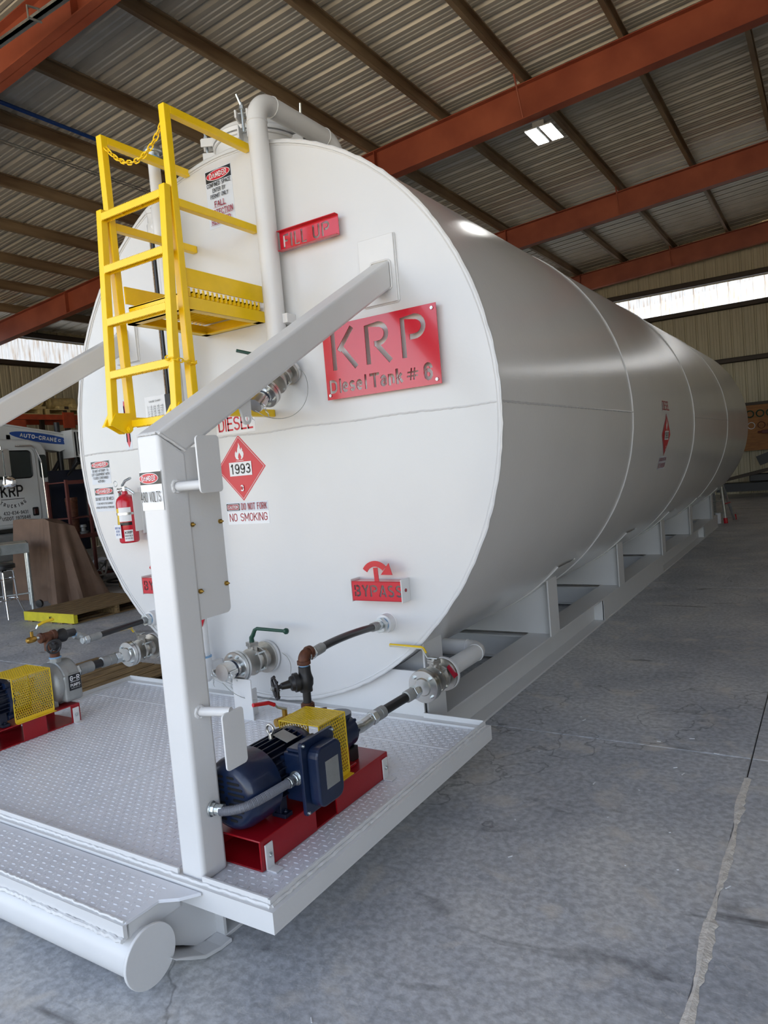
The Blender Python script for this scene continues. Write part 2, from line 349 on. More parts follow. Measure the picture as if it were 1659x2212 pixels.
def text_bm(s, w, h, bold=.02, extrude=0., wt=None):
    """block letters made of strokes, fitted in a w by h box centred on 0"""
    lines = s.split('\n'); nl = len(lines); lh = h/(nl+(nl-1)*.45); t = lh*(wt if wt else (.19 if bold >= .02 else .125 if bold > .005 else .10)); t = min(t, .235*w/max(1, max(len(q) for q in lines))) if len(s) > 2 else t; bm = bmesh.new()
    def adv(l): return sum((.5 if c == ' ' else WID.get(c, 1.0)) for c in l)
    mx = max(lines, key=lambda l: adv(l)+.3*len(l)); W = lambda l: adv(l)+len(l)*.0
    # glyph unit width u solves: adv*u + (n-1)*gap + n*t = w, with gap a share of the stroke
    gap = t*.62; k = len(mx); u = max(lh*.12, (w-(k-1)*gap-k*t)/max(.5, W(mx)))
    if (w-(k-1)*gap-k*t) < lh*.12*W(mx): q = w/((lh*.12)*W(mx)+(k-1)*gap+k*t)
    else: q = 1
    if W(mx) < .3: u = w
    for li, l in enumerate(lines):
        tw = W(l)*u+(len(l)-1)*gap+len(l)*t; x = -tw/2; y0 = h/2-lh-li*lh*1.45
        for c in l:
            cw = .5 if c == ' ' else WID.get(c, 1.0)
            for P in FONT.get(c, []):
                P = [Vector((x+t/2+a*u*(cw if cw > .1 else 1), y0+t/2+b*(lh-t))) for a, b in P]; Lf, Rt = [], []; n = len(P)
                ext = t/2 if n == 2 else 0
                if n == 2: d = (P[1]-P[0]).normalized(); ax = abs(d.x) < .02 or abs(d.y) < .02; e = t/2 if ax else t*.15; P = [P[0]-d*e, P[1]+d*e]
                for i, p in enumerate(P):
                    a = P[i-1] if i else p; b = P[i+1] if i < n-1 else p; d = b-a
                    if d.length < 1e-9: d = Vector((1, 0))
                    d.normalize(); nn = Vector((-d.y, d.x)); m = 1
                    if 0 < i < n-1:
                        d1 = (P[i]-P[i-1]); d1 = d1.normalized() if d1.length > 1e-9 else d; m = 1/max(.6, abs(d1.dot(d)))
                    Lf.append(p+nn*t/2*m); Rt.append(p-nn*t/2*m)
                if extrude:
                    prism(bm, [(v.x*q, v.y) for v in Lf]+[(v.x*q, v.y) for v in Rt[::-1]], XY, -extrude, extrude)
                else:
                    A_ = [bm.verts.new((v.x*q, v.y, 0)) for v in Lf]; B_ = [bm.verts.new((v.x*q, v.y, 0)) for v in Rt]
                    for i in range(n-1): bm.faces.new((A_[i], A_[i+1], B_[i+1], B_[i]))
            x += cw*u+t+gap
    return bm
def place(bm, f):
    for v in bm.verts: v.co = Vector(f(v.co.x, v.co.y, v.co.z))
    return bm
def print_on(parent, f, items, step=.0009):
    """flat print on a sticker; f(u, v, lift) maps its plane into the place"""
    lift = step
    for it in items:
        k, m, part = it[0], it[1], it[2]; bm = BM()
        if k == 'rect': 
            x0, y0, x1, y1 = it[3:7]; bm.faces.new([bm.verts.new((x, y, 0)) for x, y in ((x0, y0), (x1, y0), (x1, y1), (x0, y1))])
        elif k == 'oval':
            cx, cy, rx, ry = it[3:7]; bm.faces.new([bm.verts.new((cx+rx*math.cos(2*PI*i/32), cy+ry*math.sin(2*PI*i/32), 0)) for i in range(32)])
        elif k == 'poly':
            bm.faces.new([bm.verts.new((x, y, 0)) for x, y in it[3]]); bmesh.ops.triangulate(bm, faces=bm.faces)
        elif k == 'text':
            bm.free(); s, cx, cy, w, h = it[3:8]; bm = text_bm(s, w, h, it[8] if len(it) > 8 else .012)
            for v in bm.verts: v.co.x += cx; v.co.y += cy
        place(bm, lambda u, v, t: f(u, v, lift))
        obj(part, bm, m, parent); lift += step
def face_map(cx, cz, y=0., tilt=0.):
    return lambda u, v, t: (cx+u, y-t, cz+v)
def sticker(name, label, cat, f, w, h, m, items, poly=None, group=None):
    bm = BM(); P = poly or [(-w/2, -h/2), (w/2, -h/2), (w/2, h/2), (-w/2, h/2)]
    prism(bm, P, f, 0.0001, .0009)
    bmc = BM(); c = f(0, 0, 0); bmc.free()
    t = thing(name, label, cat, f(0, -h/2, 0), group)
    obj('backing', bm, m, t); print_on(t, lambda u, v, l: f(u, v, .0004+l), items); return t

# ================================================================== THE BUILDING
def roof_z(x): return 7.051+.066*x          # underside of the roof sheets rests .15 above the purlin bottoms
def ribs(n_major, pitch, w, deep=False):
    """profile across one sheet: (s, depth) with wide ribs and two small ones between"""
    out = []
    for k in range(n_major):
        s = k*pitch
        out += [(s, 0), (s+.024, .062), (s+.066, .062), (s+.100, 0)] if deep else [(s, 0), (s+.02, .03), (s+.05, .03), (s+.07, 0)]
        h2 = .014 if deep else .007
        for q in (.50, .74): out += [(s+pitch*q, 0), (s+pitch*q+.008, h2), (s+pitch*q+.018, h2), (s+pitch*q+.03, 0)]
    out.append((w, 0)); return out
def sheet(prof, f, L0, L1):
    bm = BM(); A = [bm.verts.new(f(s, d, L0)) for s, d in prof]; B = [bm.verts.new(f(s, d, L1)) for s, d in prof]
    for i in range(len(A)-1): bm.faces.new((A[i], A[i+1], B[i+1], B[i]))
    return bm
def solid(o, th):
    k = o.modifiers.new('thick', 'SOLIDIFY'); k.thickness = th; k.offset = 1; return o
def building():
    # floor slabs
    fl = bpy.data.objects.new('floor', None); COL.objects.link(fl); ORG[fl.name] = Vector((0, 0, 0)); struct(fl)
    fl['label'] = 'grey worn concrete workshop floor cut into slabs'
    xs = [LEFT_X, -11.05, -6.55, -2.05, 2.45, 6.95, RIGHT_X]; ys = [FRONT_Y-.6, -3.78, .72, 5.22, 9.72, 14.22, BACK_Y+.1]
    for i in range(len(xs)-1):
        for j in range(len(ys)-1):
            bm = BM(); g = .003; box(bm, xs[i]+g, xs[i+1]-g, ys[j]+g, ys[j+1]-g, -.15, 0)
            obj('slab', bm, 'concrete', fl, bevel=.004, seg=1)
    bm = BM(); box(bm, LEFT_X, RIGHT_X, FRONT_Y-.6, BACK_Y+.1, -.3, -.012); obj('joint_filler', bm, 'iron', fl)
    # sand along the joint in front
    bm = BM(); n = 150; y0, y1 = -3.78, .48; L, R = [], []
    for i in range(n+1):
        y = y0+(y1-y0)*i/n; w = .012+.007*math.sin(i*.37)+.006*random.random()+.006*max(0, math.sin(i*.13+1)); c = 2.453+.004*math.sin(i*.21)
        L.append(bm.verts.new((c-w*.8, y, .0008))); R.append((bm.verts.new((c, y, .005+.003*random.random())), bm.verts.new((c+w*(.7+.5*random.random()), y, .0008))))
    for i in range(n): bm.faces.new((L[i], R[i][0], R[i+1][0], L[i+1])); bm.faces.new((R[i][0], R[i][1], R[i+1][1], R[i+1][0]))
    obj('joint_sand', bm, 'dust', fl, kind='stuff')
    bm = BM()
    for k in range(46):
        x, y = random.uniform(1.35, 3.4), random.uniform(-1.9, 1.3); a = random.uniform(0, PI); l = random.choice((.006, .008, .02, .026))
        box(bm, -l/2, l/2, -.002, .002, 0.0005, .003, Matrix.Translation((x, y, 0)) @ Matrix.Rotation(a, 4, 'Z'))
    o = obj('floor_chips', bm, 'stick_w', kind='stuff'); tag(o, 'tiny white wire and paint chips scattered on the concrete', 'debris')
    # ground outdoors
    bm = BM(); box(bm, -60, 60, FRONT_Y-60, FRONT_Y-.6, -.3, -.02); o = struct(obj('floor_apron', bm, 'apron')); o['label'] = 'sunlit pale ground outside the open bay'
    bm = BM(); box(bm, -60, LEFT_X-.3, FRONT_Y-.6, 60, -.3, -.05); box(bm, RIGHT_X+.3, 60, FRONT_Y-.6, 60, -.3, -.05); box(bm, LEFT_X-.3, RIGHT_X+.3, BACK_Y+.3, 60, -.3, -.05)
    o = struct(obj('floor_yard', bm, 'apron')); o['label'] = 'pale yard ground around the workshop'
    # roof
    ce = bpy.data.objects.new('ceiling', None); COL.objects.link(ce); ORG[ce.name] = Vector((0, 0, 0)); struct(ce)
    ce['label'] = 'ribbed galvanised roof on brown purlins and red rafters'
    P = .335; prof = ribs(3, P, 3*P, True)
    L = [LEFT_X-.1, RIGHT_X+.2]
    y = FRONT_Y-.25; first = None
    while y < BACK_Y+.1:
        if first is None:
            first = obj('roof_sheet', sheet(prof, lambda s, d, x: (x, y+s, roof_z(x)+.2+d), L[0], L[1]), 'roof', ce); solid(first, .004); first_y = y
        else: o = share('roof_sheet', first, (0, y-first_y, 0), ce); solid(o, .004)
        y += 3*P
    # purlins (C section) along y, rafters (I section) along x
    first = None
    for px in [7.9, 6.45, 5.0, 3.48, 2.02, .6, -.81, -2.17, -3.52, -5.1, -6.48, -8.08, -9.59, -11.05, -12.5, -14.0]:
        if first is None:
            bm = BM(); h = .2; prof_c = [(0, 0), (.065, 0), (.065, .02), (.058, .02), (.058, .006), (.006, .006), (.006, h-.006), (.058, h-.006), (.058, h-.02), (.065, h-.02), (.065, h), (0, h)]
            prism(bm, [(px-.0+u, roof_z(px)+v) for u, v in prof_c], lambda u, v, t: (u, t, v), FRONT_Y, BACK_Y)
            first = obj('purlin', bm, 'purlin', ce, org=None); p0 = px
        else: share('purlin', first, (px-p0, 0, roof_z(px)-roof_z(p0)), ce)
    for ry in (-3.8, 1.8, 7.42, 13.02, 18.75):
        bm = BM()
        def sl(x0, x1, y0, y1, z0, z1):
            vs = box(bm, x0, x1, y0, y1, z0, z1)
            for v in vs: v.co.z += roof_z(v.co.x)
        D = .5
        sl(LEFT_X, RIGHT_X, ry-.095, ry+.095, -.012, 0); sl(LEFT_X, RIGHT_X, ry-.095, ry+.095, -D, -D+.014); sl(LEFT_X, RIGHT_X, ry-.005, ry+.005, -D, 0)
        o = obj('rafter', bm, 'rafter', ce)
        for bx in (-9.6, -5.1, -.81, 3.48):                       # flange braces down to the bottom flange
            b2 = BM(); z = roof_z(bx); tube(b2, [(bx, ry-.09, z-D+.02), (bx+.02, ry-.42, z+.03)], .014, 6); obj('brace', b2, 'rafter', o)
        b2 = BM()
        for bx in (-12, -3.4, 5.2):
            z = roof_z(bx); box(b2, bx-.006, bx+.006, ry-.09, ry+.09, z-D+.01, z-.01)
        obj('stiffener', b2, 'rafter', o)
    bm = BM()
    for ry in (-3.8, 7.42, 13.02):
        pass
    tube(bm, [(-6.18, -3, roof_z(-6.2)+.14), (-6.18, 19, roof_z(-6.2)+.14)], .028, 8); bpy_o = obj('roof_pipe', bm, 'bluepipe'); tag(bpy_o, 'thin blue pipe running along a roof purlin', 'pipe')
    bm = BM(); box(bm, -7.05, -7.02, -3, 19, roof_z(-7)+.1, roof_z(-7)+.105); box(bm, -6.98, -6.95, -3, 19, roof_z(-7)+.1, roof_z(-7)+.105)
    o = obj('cable_tray', bm, 'zinc'); tag(o, 'narrow galvanised cable tray hung under the roof sheets', 'tray')
    # walls
    ZL, ZU = 5.24, 5.93
    def wall(name, label, fmap, s0, s1, top, win, holes=None):
        w = bpy.data.objects.new(name, None); COL.objects.link(w); ORG[w.name] = Vector((0, 0, 0)); struct(w); w['label'] = label
        wi = bpy.data.objects.new(win, None); COL.objects.link(wi); ORG[wi.name] = Vector((0, 0, 0)); struct(wi); wi['label'] = 'strip of translucent sheets high in the '+name.replace('_', ' ')
        P = .3; W3 = 3*P; prof = ribs(3, P, W3); s = s0; protos = {}
        while s < s1-.05:
            def put(key, z0, z1, m, par):
                k = (key, round(z1-z0, 3))
                if k not in protos:
                    ww = BM(); ww.free()
                    o = obj(key, sheet(prof, lambda a, d, z: fmap(s+a, -d, z), z0, z1), m, par); protos[k] = (o, s)
                else:
                    o0, sp = protos[k]; a, b = Vector(fmap(sp, 0, 0)), Vector(fmap(s, 0, 0)); o = share(key, o0, b-a, par)
                if m != 'clear': solid(o, .003)
            hole = holes and holes[0]-.01 < s+W3/2 < holes[1]
            if not hole: put('wall_sheet', 0.0, ZL, 'wall', w)
            put('translucent_sheet', ZL, ZU, 'clear', wi)
            put('upper_sheet', ZU, top, 'wall', w)
            s += W3
        return w
    back = wall('wall_back', 'tan ribbed sheet end wall with dark girts', lambda s, d, z: (s, BACK_Y-d, z), LEFT_X, RIGHT_X, 7.35, 'window_1')
    left = wall('wall_left', 'tan ribbed sheet side wall with dark girts', lambda s, d, z: (LEFT_X+d, s, z), FRONT_Y, BACK_Y, 6.25, 'window_2')
    right = wall('wall_right', 'tan ribbed sheet side wall out of view', lambda s, d, z: (RIGHT_X-d, s, z), FRONT_Y, BACK_Y, 7.85, 'window_3')
    front = wall('wall_front', 'sheet wall around the open bay', lambda s, d, z: (s, FRONT_Y+d, z), LEFT_X, RIGHT_X, 7.35, 'window_4', (DOOR[0], DOOR[1]))
    for z, h in ((1.45, .12), (3.68, .13), (5.16, .13), (5.95, .14)):
        for nm, par, b in (('girt', back, (LEFT_X, RIGHT_X, BACK_Y-.2, BACK_Y-.04)), ('girt', left, (LEFT_X+.04, LEFT_X+.2, FRONT_Y, BACK_Y)), ('girt', right, (RIGHT_X-.2, RIGHT_X-.04, FRONT_Y, BACK_Y))):
            if z < 2 and par is back: continue
            bm = BM(); box(bm, *b, z, z+.012); box(bm, *b, z+h-.012, z+h)
            if par is back: box(bm, b[0], b[1], b[2], b[2]+.01, z, z+h)
            elif par is left: box(bm, b[1]-.01, b[1], b[2], b[3], z, z+h)
            else: box(bm, b[0], b[0]+.01, b[2], b[3], z, z+h)
            obj(nm, bm, 'girt', par)
    # high-bay lamp
    t = thing('ceiling_lamp', 'lit twin-panel high-bay lamp hung under the nearest full red rafter', 'lamp', (-.64, 7.75, 6.3))
    bm = BM(); box(bm, -.74, -.56, 7.5, 7.66, 6.4, 6.48); obj('driver_box', bm, 'castst', t, bevel=.004)
    for x0 in (-.865, -.635):
        bm = BM(); box(bm, x0, x0+.19, 7.48, 8.09, 6.38, 6.4); p = obj('lamp_panel', bm, 'castst', t, bevel=.004)
        for k in range(4):
            bm = BM(); box(bm, x0+.008+.046*k, x0+.008+.046*k+.030, 7.5, 8.07, 6.374, 6.381); obj('led_strip', bm, 'led', p)
    bm = BM(); tube(bm, [(-.64, 7.56, 6.46), (-.64, 7.56, roof_z(-.64))], .008, 6); obj('hanger', bm, 'zinc', t)
building()

# ================================================================== THE TANK
R, ZC, YE = 1.57, 1.865, 11.1
def wobble(pts, a=.0015):
    return [Vector(p)+Vector((random.uniform(-a, a) for _ in range(3))) for p in pts]
def ring(y, r, n=160): return [(r*math.cos(2*PI*i/n), y, ZC+r*math.sin(2*PI*i/n)) for i in range(n)]
def cylpt(ang, y, r=R): return (r*math.cos(ang), y, ZC+r*math.sin(ang))
def tank():
    t = thing('storage_tank', 'huge white horizontal cylindrical steel tank filling the workshop', 'tank', (0, 0, .3))
    bm = BM(); n = 192; ys = [-.012, .0, 2.54, 5.35, 8.23, YE]
    rr = [[bm.verts.new(cylpt(2*PI*i/n, y)) for i in range(n)] for y in ys]
    for A, B in zip(rr, rr[1:]):
        for i in range(n): bm.faces.new((A[i], A[(i+1) % n], B[(i+1) % n], B[i]))
    obj('shell', bm, 'shell', t, smooth=True)
    for y0, y1, nm in ((0, .012, 'front_head'), (YE-.03, YE-.015, 'rear_head')):
        bm = BM(); cyl(bm, (0, y0, ZC), (0, y1, ZC), R-.002, n=n); obj(nm, bm, 'white', t)
    bm = BM(); A = [bm.verts.new(cylpt(2*PI*i/n, -.012, R+.001)) for i in range(n)]; B = [bm.verts.new(cylpt(2*PI*i/n, -.012, R-.012)) for i in range(n)]; C_ = [bm.verts.new(cylpt(2*PI*i/n, .001, R-.014)) for i in range(n)]
    for i in range(n): j = (i+1) % n; bm.faces.new((A[i], A[j], B[j], B[i])); bm.faces.new((B[i], B[j], C_[j], C_[i]))
    obj('rim', bm, 'white', t, smooth=True)
    bm = BM(); tube(bm, wobble(ring(-.008, R+.001, 260), .0022), .0065, 6, close=True); tube(bm, wobble(ring(0, R-.016, 260), .0016), .006, 6, close=True)
    obj('rim_weld', bm, 'weld', t, smooth=True)
    for y in (2.54, 5.35, 8.23):
        bm = BM(); tube(bm, wobble(ring(y, R+.001, 220), .0012), .0075, 6, close=True); obj('ring_weld', bm, 'weld', t, smooth=True)
    for a, y0, y1 in ((.0, 0, 2.54), (PI, 0, 2.54), (.0, 5.35, 8.23), (-1.1, 2.54, 5.35), (-1.1, 8.23, YE)):
        bm = BM(); k = int((y1-y0)/.02); tube(bm, wobble([cylpt(a-.008, y0+(y1-y0)*i/k, R+.001) for i in range(k+1)], .0014), .006, 6); obj('long_weld', bm, 'weld', t, smooth=True)
    bm = BM(); tube(bm, wobble([(-1.56+3.12*i/200, -.0005, 1.853+.003*math.sin(i*.16)) for i in range(201)], .0022), .0055, 6)
    obj('head_weld', bm, 'weld', t, smooth=True)
    for lx, lz in ((.995, .99), (.63, .99)):                      # lugs for the bypass sign boxes sit with the signs
        pass
    # repads, saddle plates
    return t
TANK = tank()
def hatch():
    t = thing('manway_hatch', 'round white manway hatch with clamps on top of the tank', 'hatch', (-.06, .38, 3.38))
    c = (-.06, .40)
    bm = BM(); lathe(bm, (c[0], c[1], 3.34), (0, 0, 1), [(0, .262), (.27, .262), (.27, .25), (0, .25)], 64); obj('neck', bm, 'white2', t, smooth=True)
    bm = BM(); lathe(bm, (c[0], c[1], 3.615), (0, 0, 1), [(0, .278), (.022, .28), (.03, .272), (.034, .262), (.06, .25), (.082, .20), (.096, .12), (.10, 0)], 64); obj('lid', bm, 'white2', t, smooth=True)
    bm = BM(); tube(bm, [(c[0]+.267*math.cos(a), c[1]+.267*math.sin(a), 3.60) for a in [2*PI*i/64 for i in range(64)]], .010, 8, close=True); obj('neck_ring', bm, 'white2', t, smooth=True)
    for k, a in enumerate((-150, -64, 4, 95)):
        ar = math.radians(a); mx = Matrix.Translation((c[0], c[1], 0)) @ Matrix.Rotation(ar, 4, 'Z')
        bm = BM()
        for s in (-1, 1): box(bm, .255, .345, s*.028-.005, s*.028+.005, 3.53, 3.605, mx)
        box(bm, .25, .262, -.035, .035, 3.52, 3.61, mx)
        lug = obj('clamp_lug', bm, 'white2', t, bevel=.003)
        bm = BM()
        for s in (-1, 1): box(bm, .25, .35, s*.034-.006, s*.034+.006, 3.64, 3.685, mx)
        box(bm, .25, .345, -.04, .04, 3.682, 3.690, mx) if k != 1 else box(bm, .25, .30, -.04, .04, 3.682, 3.690, mx)
        obj('lid_fork', bm, 'white2', t, bevel=.003)
        bm = BM(); q = mx @ Vector((.32, 0, 3.57)); e = mx @ Vector((.325, 0, 3.73)); cyl(bm, q, e, .009, n=10)
        b = obj('swing_bolt', bm, 'zinc', t, smooth=True)
        bm = BM(); m1 = mx @ Vector((.325, 0, 3.70)); m2 = mx @ Vector((.33, .0, 3.72)); cyl(bm, mx @ Vector((.322, 0, 3.692)), mx @ Vector((.322, 0, 3.712)), .018, n=6)
        cyl(bm, mx @ Vector((.322, 0, 3.71)), mx @ Vector((.340, -.02, 3.772)), .0085, .007, n=10); obj('nut_handle', bm, 'zinc', b, smooth=True)
hatch()
def skid():
    t = thing('tank_skid', 'white steel skid of two long I-beams with saddles under the tank', 'skid', (0, 5, 0))
    for s in (1, -1):
        X = lambda a, b: (min(s*a, s*b), max(s*a, s*b))
        bm = BM(); y0, y1 = -1.45, 11.05
        box(bm, *X(.79, 1.0), y0, y1, .205, .22); box(bm, *X(.79, 1.0), y0, y1, 0, .014); box(bm, *X(.89, .902), -1.62, y1, .014, .205)
        o = obj('runner', bm, 'white2', t, bevel=.002, seg=1)
        for ya, yb in ((3.45, 6.15), (9.5, 11.05)):
            bm = BM(); box(bm, *X(.982, .994), ya, yb, .014, .205); box(bm, *X(.90, .99), ya, ya+.012, .014, .205); box(bm, *X(.90, .99), yb-.012, yb, .014, .205)
            obj('side_cover', bm, 'white2', o)
        # nose: bottom flange curving up to the bumper, stiffener
        bm = BM(); pr = [(-1.45, 0), (-1.50, .002), (-1.57, .016), (-1.63, .05), (-1.69, .088), (-1.70, .10), (-1.63, .064), (-1.57, .03), (-1.5, .015), (-1.45, .014)]
        prism(bm, pr, YZ, *X(.79, 1.03)); obj('nose_plate', bm, 'white2', o, bevel=.002, seg=1)
        bm = BM(); prism(bm, [(-1.60, .05), (-1.70, .12), (-1.70, .262), (-1.596, .262), (-1.594, .211), (-1.45, .211), (-1.45, .014), (-1.55, .014)], YZ, *X(.89, .902)); box(bm, *X(.90, .995), -1.45, -1.438, .012, .21); prism(bm, [(-1.60, .06), (-1.70, .12), (-1.715, .262), (-1.596, .262), (-1.594, .211), (-1.45, .211), (-1.45, .014), (-1.54, .02)], YZ, *X(.945, .955))
        obj('nose_web', bm, 'white2', o)
    for ly in (.17, 2.08, 4.11, 6.21, 8.26, 10.42):
        hw = .10
        bm = BM()                                              # web plate cut to the tank curve
        a0 = math.asin((.655-ZC)/R); n = 30; xe = .995
        pts = [(-xe, .22), (xe, .22), (xe, .655)]
        aa = math.acos(xe/R)
        pts += [((R+.004)*math.cos(-aa-(PI-2*aa)*i/n), ZC+(R+.004)*math.sin(-aa-(PI-2*aa)*i/n)) for i in range(1, n)] + [(-xe, .655)]
        pts = [(x, max(z, .22)) for x, z in pts]
        up = [(x, z) for x, z in pts if z >= .2199]
        prism(bm, up, XZ, ly-.006, ly+.006); obj('saddle_web', bm, 'white2', t)
        for s in (1, -1):
            X = (.995, 1.007) if s > 0 else (-1.007, -.995)
            bm = BM(); box(bm, *X, ly-hw, ly+hw, .22, .665); obj('saddle_leg', bm, 'white2', t, bevel=.002, seg=1)
        if ly > 1:
            bm = BM(); n = 60; a1, a2 = -PI/2-.80, -PI/2+.80
            rows = [[bm.verts.new(cylpt(a1+(a2-a1)*i/n, y, r)) for i in range(n+1)] for y, r in ((ly-.2, R-.002), (ly-.2, R+.009), (ly+.2, R+.009), (ly+.2, R-.002))]
            for A, B in zip(rows, rows[1:]):
                for i in range(n): bm.faces.new((A[i], A[i+1], B[i+1], B[i]))
            obj('wear_pad', bm, 'shell', t)
        bm = BM(); box(bm, -.89, .89, ly-.05, ly+.05, .19, .2); box(bm, -.89, .89, ly-.004, ly+.004, .03, .19); box(bm, -.89, .89, ly-.05, ly+.05, .02, .03)
        obj('cross_beam', bm, 'white2', t)
    bm = BM(); box(bm, -1.0, 1.0, .035, .047, .22, .52); obj('bulkhead_plate', bm, 'white2', t)
    bm = BM(); cyl(bm, (-1.0, -1.765, .145), (1.0, -1.765, .145), .077, n=40); b = obj('bumper_pipe', bm, 'white2', t, smooth=True)
    for s in (-1, 1):
        bm = BM(); cyl(bm, (s*1.0, -1.765, .145), (s*1.012, -1.765, .145), .096, n=48); obj('end_disc', bm, 'white2', b, smooth=True, bevel=.002)
skid()
LUGV = [(-1, 0), (-.55, -1), (.55, -1), (1, 0), (.55, 1), (-.55, 1)]
def lugs(bm, x0, x1, y0, y1, z, skip=None):
    p = .0262; j = 0; y = y0+p*.5
    while y < y1-p*.4:
        i = 0; x = x0+p*.5
        while x < x1-p*.4:
            if not (skip and skip(x, y)):
                if (i+j) % 2 == 0: a, b, ang = .0112, .0032, .0
                else: a, b, ang = .0112, .0032, PI/2
                ca, sa = math.cos(ang+.10), math.sin(ang+.10)
                lo = [bm.verts.new((x+ca*u*a-sa*v*b, y+sa*u*a+ca*v*b, z)) for u, v in LUGV]
                hi = [bm.verts.new((x+ca*u*a*.5, y+sa*u*a*.5, z+.0022)) for u in (-1, 1)]
                bm.faces.new((lo[5], lo[0], hi[0])); bm.faces.new((lo[0], lo[1], hi[0])); bm.faces.new((lo[1], lo[2], hi[1], hi[0]))
                bm.faces.new((lo[2], lo[3], hi[1])); bm.faces.new((lo[3], lo[4], hi[1])); bm.faces.new((lo[4], lo[5], hi[0], hi[1]))
            x += p; i += 1
        y += p; j += 1
def deck():
    t = thing('deck', 'white diamond-plate deck carrying the two pumps in front of the tank', 'platform', (0, -.8, .2))
    bm = BM()
    for a in (box(bm, -1.374, 1.374, -1.594, -1.535, .212, .282), box(bm, -1.374, 1.374, -.02, .034, .212, .282), box(bm, 1.315, 1.374, -1.535, -.02, .212, .282), box(bm, -1.374, -1.315, -1.535, -.02, .212, .282)): pass
    obj('frame', bm, 'white2', t)
    bm = BM(); box(bm, -1.33, 1.33, -1.56, .03, .250, .272); p = obj('diamond_plate', bm, 'deck', t)
    bm = BM(); lugs(bm, -1.33, 1.33, -1.555, .02, .272, lambda x, y: .92 < x < 1.06 and y < -1.44); obj('tread_lugs', bm, 'deck', t, kind='stuff')
    bm = BM()
    tube(bm, wobble([(-1.33+2.66*i/150, -.285, .2725) for i in range(151)], .001), .003, 5); tube(bm, wobble([(.10, -1.55+1.27*i/80, .2725) for i in range(81)], .001), .0025, 5)
    obj('plate_weld', bm, 'white2', t)
    for nm, b in (('right', (1.338, 1.347, -1.572, .03)), ('left', (-1.347, -1.338, -1.572, .03))):
        bm = BM(); box(bm, *b, .262, .302); obj('edge_lip', bm, 'white2', t, bevel=.001, seg=1)
    for b in ((-1.338, .935, -1.572, -1.563), (1.05, 1.338, -1.572, -1.563), (-1.338, -1.0, .02, .029), (1.0, 1.338, .02, .029)):
        bm = BM(); box(bm, *b, .262, .306); obj('edge_lip', bm, 'white2', t, bevel=.001, seg=1)
    bm = BM()
    tube(bm, wobble([(-1.35+2.7*i/200, -1.576, .285) for i in range(201)], .002), .006, 6); tube(bm, wobble([(1.352, -1.57+1.58*i/130, .285) for i in range(131)], .002), .006, 6)
    obj('lip_weld', bm, 'white2', t, smooth=True)
    # lower step plate above the bumper
    bm = BM(); prism(bm, [(-.975, -1.815), (.972, -1.815), (.975, -1.69), (1.03, -1.655), (1.075, -1.60), (-1.075, -1.6), (-1.03, -1.655), (-.975, -1.69)], XY, .262, .274); s = obj('step_plate', bm, 'deck', t, bevel=.002, seg=1)
    bm = BM(); lugs(bm, -.96, .96, -1.806, -1.61, .274); obj('step_lugs', bm, 'deck', s, kind='stuff')
    bm = BM(); box(bm, -.972, .972, -1.826, -1.812, .222, .268); tube(bm, wobble([(-.97+1.94*i/150, -1.815, .274) for i in range(151)], .002), .005, 6)
    tube(bm, wobble([(-.97+1.94*i/150, -1.83, .222) for i in range(151)], .003), .008, 6); obj('step_edge', bm, 'white2', s)
    for q in (.955, -.965): bm = BM(); prism(bm, [(-1.80, .2), (-1.80, .262), (-1.60, .262), (-1.60, .2)], YZ, q, q+.01); obj('step_side', bm, 'white2', s)
deck()
